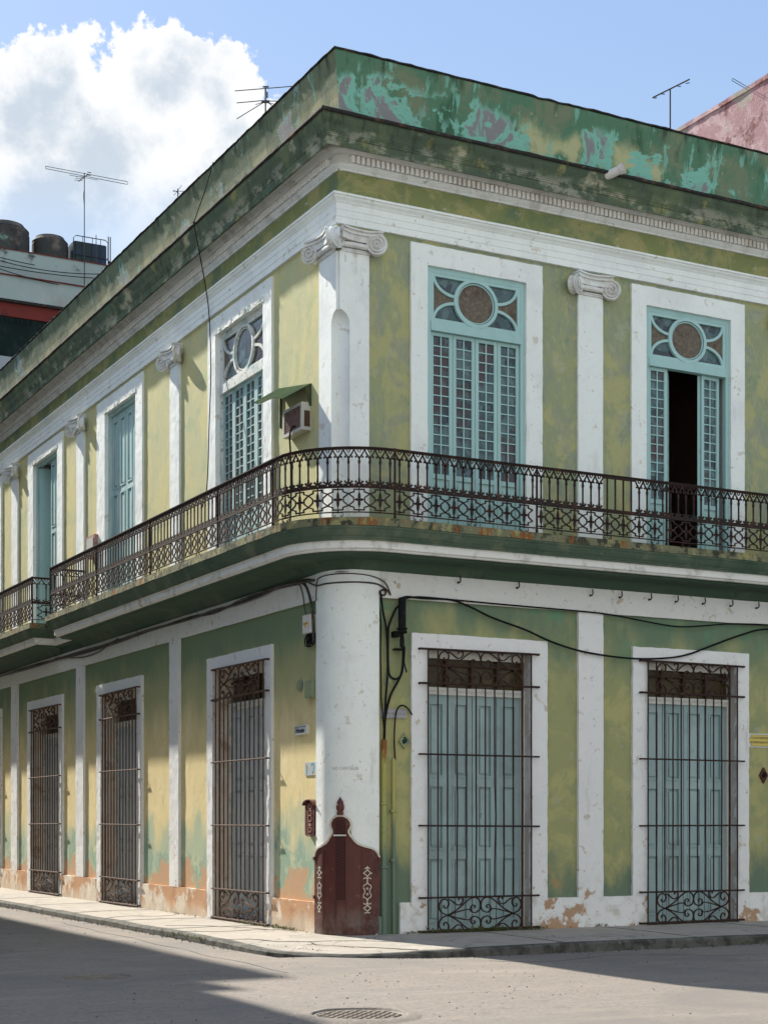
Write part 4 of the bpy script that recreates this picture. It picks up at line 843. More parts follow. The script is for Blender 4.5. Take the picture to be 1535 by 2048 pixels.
# ------------------------------------------------------------------ neighbours
def gridwall(bm, F, u0, u1, o, z0, z1): quad(bm, F, (u0, o, z0), (u1, o, z0), (u1, o, z1), (u0, o, z1))
RB = thing('rear_building', 'pale blue concrete building behind with red beam, dark awning and tanks on its roof', 'building', (0, 25, 0))
bm = nb(); box(bm, ident, .2, 4.85, 25, 33, 16.98, 17.72); box(bm, ident, .2, 4.9, 24.93, 33, 16.3, 16.975); box(bm, ident, .2, 14, 26.2, 33, -.3, 16.3); jitter(bm, .01); part('upper_wall', bm, m_pale, RB)
bm = nb(); box(bm, ident, .2, 4.95, 24.88, 33, 16.97, 16.995); box(bm, ident, .18, 4.86, 24.97, 25.3, 17.722, 17.745); box(bm, ident, .2, 4.5, 24.99, 25.6, 15.84, 16.22); part('red_beam', bm, m_redb, RB)
bm = nb(); box(bm, ident, .2, 4.6, 24.9, 25.4, 16.225, 16.30); part('drip_edge', bm, m_edge, RB)
bm = nb()
for i in range(30):
    x = .2 + i * .15; quad(bm, ident, (x, 25.05, 15.83), (x + .15, 25.05, 15.83), (x + .15, 26.1, 14.5), (x, 26.1, 14.5)); box(bm, ident, x, x + .02, 25.04, 25.10, 15.7, 15.83)
part('awning', bm, m_dkgreen, RB)
bm = nb(); box(bm, ident, .2, 4.5, 25.0, 26.2, 12.2, 14.7); part('terrace_wall', bm, m_opp2, RB)
tg = 'rooftop water tanks on the building behind'
def tank_round(name, label, x0, x1, z0, z1, mat, y=27):
    bm = nb(); r = (x1 - x0) / 2; h = z1 - z0; lathe(bm, [(r * .98, 0), (r * 1.0, h * .1), (r, h * .78), (r * .97, h * .86), (r * .99, h * .87), (r * .78, h * .97), (r * .74, h * .975)], ((x0 + x1) / 2, y, z0), n=28, cap=False)
    T = thing(name, label, 'tank', ((x0 + x1) / 2, y, z0), tg); part('tank_body', bm, mat, T, smooth=False)
    bm = nb(); lathe(bm, [(r * .76, h * .97), (r * .78, h * .985), (r * .70, h * 1.0)], ((x0 + x1) / 2, y, z0), n=28); part('tank_lid', bm, mat, T)
tank_round('water_tank', 'round grey tank at the far left edge, tallest on the roof behind', 1.6, 3.02, 17.7, 19.12, m_tank)
tank_round('water_tank', 'grey cylindrical tank with turquoise stain and pale rim, middle of the three', 3.12, 4.20, 17.7, 18.98, m_tank)
T = thing('water_tank', 'dark blue boxy tank in a tubular cage beside the antenna mast', 'tank', (4.7, 27, 17.7), tg)
bm = nb(); prism(bm, [(4.24, 26.55), (4.30, 26.5), (5.2, 26.5), (5.26, 26.55), (5.26, 27.4), (4.24, 27.4)], 17.7, 18.85); part('tank_body', bm, m_bluetank, T)
bm = nb()
for z in (18.0, 18.45): tube(bm, [(4.22, 26.47, z), (5.28, 26.47, z), (5.28, 27.4, z)], .012)
tube(bm, [(4.22, 26.47, 17.7), (4.22, 26.47, 18.93), (4.3, 26.47, 19.0), (5.2, 26.47, 19.0), (5.28, 26.47, 18.93), (5.28, 26.47, 17.7)], .014)
for x in (4.5, 4.8, 5.05): tube(bm, [(x, 26.47, 17.7), (x, 26.47, 19.0)], .01)
part('cage', bm, m_alu, T)
bm = nb()
for x, z0, z1 in ((4.51, 17.7, 18.64),): tube(bm, [(x, 24.8 + .4, z0), (x, 24.8 + .4, z1)], .012)
tag(obj('vent_pipe', bm, m_alu), 'short thin pipe standing on the roof between blue tank and mast', 'pipe')
bm = nb()
for x in (4.80, 4.86): tube(bm, [(x, 24.97, 16.5), (x + .003, 24.97, 18.56)], .016)
tube(bm, [(4.83, 24.97, 16.5), (4.83, 24.97, 17.85)], .04); tag(obj('steel_rods', bm, m_iron), 'pair of upright rusty steel rods right of the blue tank', 'rod')
bm = nb(); rw = random.Random(5)
for (a, b, sag) in (((.3, 17.55), (4.8, 17.45), .25), ((.3, 17.25), (4.8, 17.3), .12), ((.3, 17.4), (3.3, 16.9), .1), ((.3, 17.6), (2.6, 17.35), .05)):
    tube(bm, [(a[0] + (b[0] - a[0]) * t / 10, 24.85, a[1] + (b[1] - a[1]) * t / 10 - sag * 4 * (t / 10) * (1 - t / 10)) for t in range(11)], .012, 5)
tag(obj('wall_wires', bm, m_black), 'sagging black wires strung along the pale wall under the roof tanks', 'wire')
PB = thing('pink_building', 'tall pink plaster party wall with peeling patches at upper right', 'building', (14, 0, 0))
bm = nb(); us = lin(.0, 20, .5); zs = lin(-.3, 17.9, .7)
for i in range(len(us) - 1):
    for j in range(len(zs) - 1): quad(bm, ident, (14.0, us[i], zs[j]), (14, us[i + 1], zs[j]), (14, us[i + 1], zs[j + 1]), (14, us[i], zs[j + 1]))
quad(bm, ident, (14, 0, -.3), (24, 0, -.3), (24, 0, 17.9), (14, 0, 17.9)); quad(bm, ident, (14, 20, -.3), (24, 20, -.3), (24, 20, 17.9), (14, 20, 17.9)); quad(bm, ident, (24, 0, -.3), (24, 20, -.3), (24, 20, 17.9), (24, 0, 17.9)); quad(bm, ident, (14, 0, 17.9), (24, 0, 17.9), (24, 20, 17.9), (14, 20, 17.9))
part('party_wall', bm, m_pink, PB)
bm = nb(); gbox(bm, FL, 0, 20, -14.3, -13.97, 17.88, 17.98, .25); jitter(bm, .012, 5); part('coping', bm, m_pink, PB)
def plain_building(name, label, x0, x1, y0, y1, h, mat, nfl, face):
    T = thing(name, label, 'building', (x0, y0, 0)); bm = nb(); box(bm, ident, x0, x1, y0, y1, -.4, h); part('wall', bm, mat, T)
    bm = nb(); box(bm, ident, x0 - .15, x1 + .15, y0 - .15, y1 + .15, h, h + .18); part('cornice', bm, m_whg, T)
    if face == 'x': F, a, b = (lambda u, o, z: (x1 + o, u, z)), y0, y1
    else: F, a, b = (lambda u, o, z: (u, y1 + o, z)), x0, x1
    for f in range(nfl):
        for u in lin(a + 1.5, b - 2.5, 4.0):
            bm = nb(); z = .6 + f * (h / nfl); box(bm, F, u, u + 1.2, .005, .07, z, z + 2.4); wn = part('window', bm, m_wh, T)
            bm = nb(); box(bm, F, u + .12, u + 1.08, .07, .085, z + .1, z + 2.28); part('shutter', bm, m_doorL, wn)
    return T
plain_building('street_house', 'tall ochre house across the side street outside the frame', -16, -6.6, 12.0, 45, 13.4, m_opp, 4, 'x')
LH = plain_building('street_house', 'lower blue house across the side street outside the frame', -16, -6.6, -2.0, 11.7, 8.5, m_opp2, 2, 'x')
bm = nb(); gbox(bm, ident, -7.3, -6.75, 8.2, 8.75, 8.6, 11.3, .3); jitter(bm, .02); part('shadow_stack', bm, m_opp, LH)  # unseen rooftop block, added to cast a narrow shadow across the road
plain_building('street_house', 'ochre house across the crossing behind the camera', -22, 6, -40, -27, 9.5, m_opp, 3, 'y')
plain_building('street_house', 'blue house facing the right street behind the camera', 7, 40, -26, -15, 8.0, m_opp2, 2, 'y')
# ------------------------------------------------------------------ roof things
def aerial(name, label, base, parts, mat=m_alu, r0=.014):
    T = thing(name, label, 'antenna', base); bm = nb(); top = parts.pop('mast'); tube(bm, [base, top], r0, 6); part('mast', bm, mat, T)
    bm = nb()
    for p in parts['els']: tube(bm, p[:-1] if isinstance(p[-1], float) else p, p[-1] if isinstance(p[-1], float) else .007, 5)
    part('elements', bm, mat, T)
yv = 24.6
aerial('roof_antenna', 'tall antenna with long folded dipole on a thin mast at left', (4.05, 24.85, 17.0), dict(mast=(4.05, 24.85, 20.23), els=[
    [(3.08, 25.4, 20.44), (5.15, 24.3, 19.99), (5.16, 24.3, 19.95), (5.15, 24.3, 19.91), (3.08, 25.4, 20.37), (3.07, 25.4, 20.40), (3.08, 25.4, 20.44), .009], [(3.66, 25.05, 20.17), (4.40, 24.65, 20.02), .007], [(4.16, 24.85, 20.22), (3.86, 24.8, 19.94), .016],
    [(3.82, 24.9, 20.10), (4.0, 24.7, 20.06), .007], [(3.80, 24.9, 20.04), (3.97, 24.7, 20.0), .007], [(3.78, 24.9, 19.99), (3.95, 24.7, 19.94), .007], [(4.14, 24.85, 20.27), (4.24, 24.8, 20.25), .012], [(4.12, 24.85, 20.19), (4.22, 24.8, 20.17), .012], [(4.05, 24.84, 19.8), (4.02, 24.84, 19.6), (4.04, 24.84, 19.3), (4.055, 24.84, 18.5), (4.05, 24.84, 17.3), .008]]))
aerial('roof_antenna', 'antenna with three long spread rods at the parapet corner', (1.0, 4.84, 11.6), dict(mast=(1.0, 4.84, 14.02), els=[
    [(.54, 5.08, 13.94), (1.43, 4.61, 14.02), .008], [(.57, 5.07, 13.74), (.95, 4.86, 13.775), .008], [(1.03, 4.83, 13.77), (1.26, 4.70, 13.77), .008], [(.57, 5.07, 13.47), (.96, 4.86, 13.74), .008], [(1.04, 4.83, 13.75), (1.16, 4.77, 13.65), .008],
    [(.85, 4.92, 13.71), (.96, 4.86, 13.75), .006], [(1.03, 4.83, 13.75), (1.13, 4.78, 13.72), .006], [(.94, 4.87, 13.76), (1.06, 4.81, 13.76), .026], [(1.03, 4.84, 13.83), (1.03, 4.84, 13.93), .014], [(.96, 4.86, 14.01), (1.05, 4.82, 14.015), .014]]))
aerial('roof_antenna', 'simple T-shaped antenna left of the pink wall', (6.91, 1.49, 11.6), dict(mast=(6.91, 1.49, 13.87), els=[
    [(6.65, 1.63, 13.73), (7.2, 1.34, 14.04), .013], [(6.67, 1.62, 13.72), (6.72, 1.60, 13.735), .008], [(6.78, 1.56, 13.79), (6.83, 1.53, 13.79), .008], [(7.02, 1.43, 13.92), (7.07, 1.41, 13.92), .008], [(7.14, 1.37, 13.97), (7.2, 1.34, 13.98), .008]]))
aerial('roof_antenna', 'tiny antenna peeping over the left parapet', (1.5, 10.38, 11.6), dict(mast=(1.5, 10.38, 14.3), els=[
    [(1.41, 10.43, 14.25), (1.62, 10.32, 14.25), .006], [(1.43, 10.42, 14.17), (1.57, 10.35, 14.37), .006], [(1.42, 10.42, 14.27), (1.53, 10.36, 14.20), .006]]), r0=.012)
bm = nb(); tube(bm, [(14.02, 7.98, 18.0), (13.77, 8.12, 18.17), (13.765, 8.12, 18.2), (13.78, 8.11, 18.22), (14.05, 7.97, 18.04)], .007); tag(obj('wire_loop', bm, m_alu), 'small thin wire loop sticking out above the pink wall', 'antenna')
bm = nb(); ax = Vector((.62, -.72, .30)).normalized(); c0 = Vector((4.15, -.30, 11.20)); prof = [(.066, 0), (.066, .36), (.076, .37), (.076, .44), (.066, .44), (.064, .30), (.060, .05)]
lathe(bm, prof, c0, ax, 20, cap=False); tag(obj('drain_pipe', bm, m_pvc, smooth=False), 'white plastic drain pipe poking out over the cornice', 'pipe')
# ------------------------------------------------------------------ wall fittings, left face
AC = thing('air_conditioner', 'beige window air conditioner with rusty grille under the sheet hood', 'air conditioner', (0, 1, 7))
a0, a1, zl, zh = .90, 1.57, 7.25, 7.65
bm = nb(); box(bm, FL, a0, a1, -.02, .13, zl, zh)
for q in ((a0, a0 + .05, zl, zh), (a1 - .05, a1, zl, zh), (a0 + .05, a1 - .05, zl, zl + .045), (a0 + .05, a1 - .05, zh - .04, zh)): box(bm, FL, q[0], q[1], .13, .15, q[2], q[3])
part('casing', bm, m_acbody, AC)
bm = nb(); box(bm, FL, a0 + .05, a1 - .05, .125, .135, zl + .045, zh - .04)
for i in range(10): box(bm, FL, a0 + .05, a1 - .05, .135, .14, zl + .06 + i * .031, zl + .072 + i * .031)
part('grille', bm, m_acgr, AC)
bm = nb(); box(bm, ident, -.11, -.02, a0 - .004, a0 + .004, zl + .05, zh - .12); part('side_vent', bm, m_dark, AC)
bm = nb(); tube(bm, catmull([(-.15, 1.10, 7.33), (-.19, 1.12, 7.32), (-.22, 1.16, 7.2), (-.20, 1.17, 6.9), (-.19, 1.18, 6.4), (-.2, 1.2, 5.8)], 5), .013); tag(obj('power_cable', bm, m_black), 'black cable hanging from the beige air conditioner behind the railing', 'cable')
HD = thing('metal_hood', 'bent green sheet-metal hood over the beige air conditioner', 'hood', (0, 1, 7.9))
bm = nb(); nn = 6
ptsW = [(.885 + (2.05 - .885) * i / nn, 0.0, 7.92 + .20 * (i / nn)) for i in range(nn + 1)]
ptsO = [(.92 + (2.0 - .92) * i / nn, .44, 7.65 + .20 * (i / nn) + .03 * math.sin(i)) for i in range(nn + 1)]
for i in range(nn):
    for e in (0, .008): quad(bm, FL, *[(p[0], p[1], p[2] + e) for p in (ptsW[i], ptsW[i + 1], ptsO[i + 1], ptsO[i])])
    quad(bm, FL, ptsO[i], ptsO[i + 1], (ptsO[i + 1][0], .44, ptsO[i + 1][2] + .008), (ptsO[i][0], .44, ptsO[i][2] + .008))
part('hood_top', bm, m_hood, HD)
bm = nb(); prs = [(0, 7.92), (.10, 7.858), (.03, 7.60), (0, 7.60)]
v = [bm.verts.new(FL(.885 + e, o, z)) for e in (0, .008) for o, z in prs]
for f in ((0, 1, 2, 3), (7, 6, 5, 4), (0, 4, 5, 1), (1, 5, 6, 2), (2, 6, 7, 3)): bm.faces.new([v[i] for i in f])
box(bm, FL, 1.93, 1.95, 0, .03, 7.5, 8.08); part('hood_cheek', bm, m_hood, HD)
A2 = thing('air_conditioner', 'small salmon air conditioner low behind the left balcony railing', 'air conditioner', (0, 11, 7))
bm = nb(); box(bm, FL, 10.73, 11.26, 0, .12, 6.86, 7.29); part('casing', bm, m_acpink, A2)
bm = nb(); box(bm, FL, 10.79, 11.21, .12, .132, 6.91, 7.24); part('grille', bm, m_acbody, A2)
MB_ = thing('meter_box', 'white electric box with orange stickers near the top of the corner column', 'box', (0, .8, 4.3))
bm = nb(); box(bm, FL, .73, .98, .0, .10, 4.31, 4.575); jitter(bm, .003, 9); part('cover', bm, m_pvc, MB_)
bm = nb(); box(bm, FL, .80, .95, .10, .103, 4.43, 4.465); box(bm, FL, .87, .90, .10, .103, 4.39, 4.43); part('sticker', bm, m_orange, MB_)
bm = nb()
for i in range(5):
    a = .74 + i * .05; tube(bm, catmull([FL(a, .04, 4.31), FL(a + .02, .07, 4.22), FL(a - .02 + .03 * (i % 3), .06, 4.13 - .02 * (i % 2)), FL(a - .06, .05, 4.18), FL(a - .05, .04, 4.30)], 4), .009, 5)
part('wires', bm, m_black, MB_)
bm = nb(); box(bm, FL, .70, .965, 0, .07, 3.38, 3.63); box(bm, FL, .71, .955, .07, .078, 3.39, 3.62); box(bm, FL, .80, .86, .06, .085, 3.37, 3.39); jitter(bm, .003, 9); tag(obj('junction_box', bm, m_box), 'green painted flat box on the left wall beside the round cap', 'box')
bm = nb(); lathe(bm, [(.095, 0), (.095, .02), (.085, .028), (.04, .03), (.035, .045), (.02, .05)], FL(1.26, 0, 3.59), Vector((-1, 0, 0)), 20)
for dz in (-.055, .055): lathe(bm, [(.012, .028), (.012, .034)], FL(1.26, 0, 3.59 + dz), Vector((-1, 0, 0)), 8)
tag(obj('round_cap', bm, m_box), 'round painted cap left of the green box on the left wall', 'cap')
def rrect(F, u0, u1, z0, z1, o0, o1, r, bm, n=5):
    P = []
    for cx_, cz_, a0 in ((u1 - r, z1 - r, 0), (u0 + r, z1 - r, 90), (u0 + r, z0 + r, 180), (u1 - r, z0 + r, 270)):
        for i in range(n + 1): t = math.radians(a0 + 90 * i / n); P.append((cx_ + r * math.cos(t), cz_ + r * math.sin(t)))
    a = [bm.verts.new(F(u, o0, z)) for u, z in P]; b = [bm.verts.new(F(u, o1, z)) for u, z in P]; bm.faces.new(a[::-1]); bm.faces.new(b)
    for i in range(len(P)): j = (i + 1) % len(P); bm.faces.new([a[i], a[j], b[j], b[i]])
SG = thing('street_sign', 'small white enamel street sign reading Virtudes on the left wall', 'sign', (0, 1.2, 2.9))
bm = nb(); rrect(FL, .975, 1.40, 2.865, 3.0, 0, .035, .03, bm); part('plate', bm, m_enam, SG)
bm = nb(); ribbon(bm, FL, [(1.37, 2.885), (1.37, 2.98), (1.01, 2.98)], .008, .003, .037); text(bm, 'Virtudes', FL, 1.355, .037, 2.895, .072, .004, -1, .88, .25, .002); part('lettering', bm, m_ink, SG)
TL_ = thing('number_tile', 'pale blue house number tile on the left wall against the column', 'sign', (0, .9, 2.3))
bm = nb(); box(bm, FL, .71, 1.085, 0, .012, 2.265, 2.455); part('plate', bm, m_blue, TL_)
bm = nb(); ribbon(bm, FL, smooth2([(.86, 2.40), (.84, 2.43), (.79, 2.43), (.775, 2.39), (.80, 2.35)]), .012, .003, .013); ribbon(bm, FL, [(.79, 2.34), (.83, 2.29)], .014, .003, .013); ribbon(bm, FL, [(1.03, 2.42), (1.02, 2.36), (1.03, 2.29)], .014, .003, .013); part('lettering', bm, m_bluei, TL_)
MS = thing('letter_box', 'maroon cast-iron letter box with embossed ornament on the left wall', 'letter box', (0, .8, 1.4))
bm = nb(); FM = FL; rrect(FM, .665, .98, 1.40, 1.865, 0, .06, .05, bm); jitter(bm, .002, 9); part('body', bm, m_maroon, MS)
bm = nb(); pts = [(.65, 1.83), (.67, 1.87), (.74, 1.90), (.82, 1.91), (.90, 1.90), (.98, 1.87), (1.0, 1.83)]; ribbon(bm, FM, smooth2(pts), .014, .10, .045); part('lid', bm, m_maroon, MS); bm = nb()
ribbon(bm, FM, smooth2([(.66, 1.42), (.72, 1.395), (.81, 1.388), (.90, 1.395), (.96, 1.42)]), .012, .02, .062); part('rim', bm, m_maroon, MS)
bm = nb()
for zc, rr in ((1.80, .04), (1.71, .045), (1.63, .05), (1.47, .04)):
    for s_ in (-1, 1): tube(bm, [FM(.81 + s_ * (.02 + rr * math.sin(t / 12 * 5) * (1 - t / 20)), .064, zc + rr * math.cos(t / 12 * 5) * (1 - t / 20)) for t in range(13)], .006, 5)
box(bm, FM, .77, .85, .06, .068, 1.53, 1.57); part('emblem', bm, m_acpink, MS)
# corner column: carved words and iron guard
def FC(s, o, z):                                           # arc-length along the rounded column, s=0 at its left end
    a = .175; r = .50; L1 = a; L2 = L1 + r * math.pi / 2
    if s < L1: return (-.05 - o, .625 - s, z)
    if s < L2: t = (s - L1) / r; return (.45 - (r + o) * math.cos(t), .45 - (r + o) * math.sin(t), z)
    return (.45 + s - L2, -.05 - o, z)
bm = nb(); text(bm, 'NO CARTELES', FC, .42, .006, 2.325, .045, .003, 1, .98); tag(obj('carved_words', bm, m_carve), 'words NO CARTELES pressed into the white corner column', 'lettering')
G = thing('iron_corner_guard', 'maroon iron guard plate wrapped round the foot of the corner column', 'guard', (0, 0, 0))
half = [(0, 1.68), (.055, 1.675), (.11, 1.645), (.145, 1.59), (.15, 1.545), (.135, 1.50), (.118, 1.47), (.12, 1.44), (.14, 1.40), (.165, 1.37), (.19, 1.33), (.24, 1.285), (.33, 1.25), (.43, 1.225), (.49, 1.195), (.53, 1.15), (.56, 1.09)]
SC = .555
bm = nb(); zs0 = -.05; prevr = None
def zt_at(a):
    a = abs(a)
    best = 1.09
    H = sorted(half)
    for (a0, z0), (a1, z1) in zip(half[:-1], half[1:]):
        if min(a0, a1) <= a <= max(a0, a1) and a1 != a0: best = max(best, z0 + (z1 - z0) * (a - a0) / (a1 - a0))
    return best
H = .565; N_ = 60; cols = []
for i in range(N_ + 1):
    a = -H + 2 * H * i / N_; top = zt_at(a); s = SC + a; cols.append((s, top, a))
for (sa, ta, aa), (sb, tb, ab) in zip(cols[:-1], cols[1:]):
    zz = [-.05, .02, .3, .8, 1.2]
    ba = -.05 + (.12 * max(0, (aa - .40) / .2) if aa > .4 else 0); bb = -.05 + (.12 * max(0, (ab - .40) / .2) if ab > .4 else 0)
    nz = 8
    for j in range(nz):
        f0, f1 = j / nz, (j + 1) / nz
        quad(bm, FC, (sa, .022, ba + (ta - ba) * f0), (sb, .022, bb + (tb - bb) * f0), (sb, .022, bb + (tb - bb) * f1), (sa, .022, ba + (ta - ba) * f1))
    quad(bm, FC, (sa, .022, ta), (sb, .022, tb), (sb, .0, tb), (sa, .0, ta))
for q in (0, -1):
    s_, t_, a_ = cols[q]; quad(bm, FC, (s_, .022, 0), (s_, .022, t_), (s_, 0, t_), (s_, 0, 0))
part('plate', bm, m_maroon, G, smooth=False)
bm = nb(); 
edge = [(SC - a, z) for a, z in half[::-1]] + [(SC + a, z) for a, z in half[1:]]
ribbon(bm, FC, edge, .024, .02, .030); ribbon(bm, FC, [(SC - .085, 1.405), (SC + .085, 1.405)], .022, .02, .05); part('cream_rim', bm, m_cream, G)
bm = nb()
for i in range(64):
    z = .50 + i * .0215
    if abs(z - 1.405) < .03 or z > 1.62: continue
    ribbon(bm, FC, [(SC - .062, z - .008), (SC, z), (SC + .062, z + .010)], .011, .026, .03)
for s_ in (-.30, .30): ribbon(bm, FC, [(SC + s_, .02), (SC + s_, 1.22)], .02, .012, .026)
ribbon(bm, FC, [(SC - .085, .48), (SC + .085, .48)], .02, .03, .03); ribbon(bm, FC, [(SC - .075, .02), (SC - .075, .48)], .012, .02, .03); ribbon(bm, FC, [(SC + .075, .02), (SC + .075, .48)], .012, .02, .03)
for s_, z in ((-.56, 1.07), (.56, 1.07), (-.56, .52)): ribbon(bm, FC, [(SC + s_ - .02, z), (SC + s_ + .02, z)], .05, .04, .02)
part('spiral_ribs', bm, m_maroon, G)
bm = nb(); ribbon(bm, FC, [(SC, .50), (SC, 1.0), (SC, 1.62)], .135, .006, .0255); part('spiral_core', bm, m_mardk, G)
bm = nb(); c_ = Vector(FC(SC, .03, 1.69)); lathe(bm, [(.045, 0), (.048, .035), (.038, .05), (.052, .075), (.058, .11), (.054, .145), (.043, .165), (.046, .18), (.03, .21), (.012, .235), (.004, .255)], c_, n=14); part('finial', bm, m_maroon, G)
bm = nb()
ZO = lambda z: .315 + (z - .165) * .693
def orn(sx):
    for sg in (-1, 1):
        for pts in ([(0, 1.10), (.02, 1.07), (.035, 1.065)], [(.0, 1.04), (.025, 1.00), (.045, .975), (.02, .94), (0, .90)], [(.045, .975), (.055, .96), (.06, .98)], [(0, .86), (.02, .875), (.04, .87), (.045, .85)], [(0, .90), (.0, .80), (.015, .75), (.045, .72), (.05, .68), (.035, .64), (.03, .60), (.035, .57), (.05, .53), (.045, .49), (.015, .46), (0, .41), (0, .33)],
                    [(0, .37), (.02, .345), (.04, .35), (.045, .37)], [(0, .33), (.02, .29), (.045, .265), (.02, .23), (0, .195)], [(0, .18), (.02, .165), (.035, .17)]):
            ribbon(bm, FC, smooth2([(sx + sg * a * 1.15, ZO(z)) for a, z in pts], 3), .011, .006, .025)
    ribbon(bm, FC, [(sx, ZO(1.11)), (sx, ZO(1.04))], .012, .006, .025)
    for z in (.66, .545): ribbon(bm, FC, [(sx + .012 * math.cos(i * .785), ZO(z) + .012 * math.sin(i * .785)) for i in range(8)], .007, .006, .025, closed=True)
orn(SC - .395); part('white_scroll_inlay', bm, m_cream, G); bm = nb(); orn(SC + .37); part('white_scroll_inlay', bm, m_cream, G)
# ------------------------------------------------------------------ wall fittings, right face
P1 = thing('conduit_pipe', 'thick painted conduit with rusty top beside the corner column', 'pipe', (.69, 0, 0))
bm = nb(); tube(bm, [FR(.69, .05, -.02), FR(.69, .05, 1.2), FR(.69, .05, 2.755)], .038, 12); tube(bm, [FR(.62, .05, -.02), FR(.62, .05, .26)], .034, 10); part('pipe', bm, m_pipe, P1, smooth=False)
bm = nb()
for z in (.95, 1.85): box(bm, FR, .61, .79, -.0, .02, z - .02, z + .02); tube(bm, [FR(.645, .01, z), FR(.65, .07, z), FR(.69, .094, z), FR(.73, .07, z), FR(.735, .01, z)], .014)
part('clamp', bm, m_pipe, P1)
P2_ = thing('conduit_pipe', 'thin yellow-green conduit between thick pipe and first door', 'pipe', (.85, 0, 0))
bm = nb(); tube(bm, [FR(.855, .035, 0), FR(.85, .035, 1.0), FR(.85, .035, 2.49)], .024, 10); part('pipe', bm, m_pipe2, P2_)
bm = nb()
for z in (1.05, 1.75): box(bm, FR, .80, .90, 0, .066, z - .016, z + .016)
part('clamp', bm, m_pipe, P2_)
SPL = thing('cable_splice', 'black cylindrical cable closure hanging above the grey street sign', 'cable joint', (.93, 0, 4))
bm = nb(); lathe(bm, [(.05, 0), (.055, .01), (.055, .42), (.045, .435)], FR(.93, .14, 4.33), n=16); part('sleeve', bm, m_black, SPL)
bm = nb(); lathe(bm, [(.06, 0), (.075, .01), (.075, .03), (.06, .035), (.06, .05), (.078, .055), (.078, .075), (.06, .08)], FR(.93, .14, 4.26), n=16); lathe(bm, [(.03, 0), (.035, .1), (.02, .2)], FR(.93, .14, 4.06), n=10)
box(bm, FR, .83, .90, 0, .14, 4.21, 4.29); box(bm, FR, .85, .98, .0, .13, 4.03, 4.05); part('clamp', bm, m_black, SPL)
def cable(label, pts, r, mat=m_black, k=5, F=FR, name='cable', n=6):
    bm = nb(); tube(bm, catmull([F(*p) for p in pts], k), r, n); return tag(obj(name, bm, mat, smooth=True), label, 'cable')
cable('thick black cable sagging across the right wall over both doors', [(.93, .15, 4.76), (1.036, .10, 4.79), (1.345, .08, 4.787), (1.758, .08, 4.795), (2.051, .08, 4.723), (2.39, .08, 4.60), (2.622, .08, 4.535), (3.039, .08, 4.429), (3.48, .08, 4.282), (3.93, .09, 4.177), (4.387, .09, 4.124), (4.946, .09, 4.097), (5.517, .09, 4.124), (6.003, .08, 4.201), (6.497, .08, 4.367), (7.102, .08, 4.572), (7.669, .07, 4.699), (9, .07, 4.75)], .016)
cable('thinner black cable running along the top edge of the right green panels', [(.95, .10, 4.74), (1.2, .09, 4.80), (1.764, .07, 4.80), (2.611, .07, 4.785), (3.964, .08, 4.767), (4.412, .08, 4.756), (4.812, .07, 4.727), (5.238, .07, 4.682), (5.815, .07, 4.637), (6.306, .07, 4.673), (6.806, .07, 4.732), (7.213, .07, 4.755), (7.678, .07, 4.766), (9, .07, 4.77)], .012)
cable('black cable dropping straight from the column top into the thick conduit', [(.61, .08, 4.83), (.63, .07, 4.78), (.67, .06, 4.549), (.726, .06, 4.269), (.742, .06, 3.74), (.71, .06, 3.315), (.694, .06, 2.82), (.69, .05, 2.72)], .017)
cable('black cable looping beside the splice closure and back to its foot', [(.90, .12, 4.66), (.85, .08, 4.59), (.775, .06, 4.40), (.75, .06, 4.271), (.756, .06, 3.741), (.83, .06, 3.624), (.926, .06, 3.642), (.974, .07, 3.75), (.999, .08, 4.035), (.95, .14, 4.10)], .016)
cable('black cable curving from the splice foot down into the conduit', [(.94, .14, 4.08), (.975, .09, 3.95), (.97, .07, 3.75), (.926, .06, 3.62), (.79, .06, 3.389), (.71, .06, 3.103), (.69, .06, 2.85), (.69, .05, 2.72)], .018)
cable('short cut-off cable end hanging beside the splice foot', [(.94, .14, 4.06), (.98, .10, 3.98), (1.01, .06, 3.85), (1.047, .06, 3.718)], .011)
cable('thin black wire bending over the grey street sign into the door surround', [(.875, .035, 2.47), (.859, .04, 2.754), (.867, .05, 3.038), (.891, .06, 3.18), (.956, .06, 3.245), (1.036, .06, 3.23), (1.109, .055, 3.16), (1.14, .05, 3.12)], .012)
cable('old cable along the left edge of the green strip by the column', [(.61, .02, 4.75), (.655, .02, 4.4), (.65, .02, 4.0), (.66, .02, 3.6), (.66, .02, 3.35), (.68, .03, 3.1), (.69, .05, 2.85)], .009)
bm = nb(); rz = random.Random(9)
for i in range(6):
    pts = [(.66, .06, 5.05)]
    for (u, z) in ((1.156, 5.09), (1.87, 5.095), (2.623, 5.08), (3.419, 5.06), (4.48, 5.045), (5.621, 5.03), (7.642, 5.03), (9.639, 5.0), (12.239, 5.0), (14.852, 5.02), (18.3, 5.05), (24, 5.05)):
        pts.append((u + rz.uniform(-.2, .2), .07 + rz.uniform(-.012, .02), z + rz.uniform(-.04, .03) + (.04 if u > 5 else 0)))
    tube(bm, catmull([FL(*p) for p in pts], 4), rz.choice([.008, .012, .015]), 5)
tag(obj('cable_bundle', bm, m_cable), 'bundle of dirty cables tucked under the left balcony soffit', 'cable')
cable('cable loop sagging below the left balcony over the white band', [(13.6, .07, 5.08), (13.02, .07, 5.05), (11.72, .07, 4.931), (10.571, .07, 4.946), (9.9, .07, 5.04), (9.4, .07, 5.08)], .013, m_cable, F=FL)
cable('upper grey wire bent across the white band above the corner column', [(-.0, 0, 0)] if False else [(.02, .012, 4.75), (.03, .012, 4.9), (.05, .012, 5.0), (.12, .012, 5.06), (.4, .012, 5.075), (.7, .012, 5.075), (1.0, .012, 5.05), (1.2, .012, 4.98), (1.28, .012, 4.86), (1.30, .012, 4.80)], .009, m_cable, F=FC)
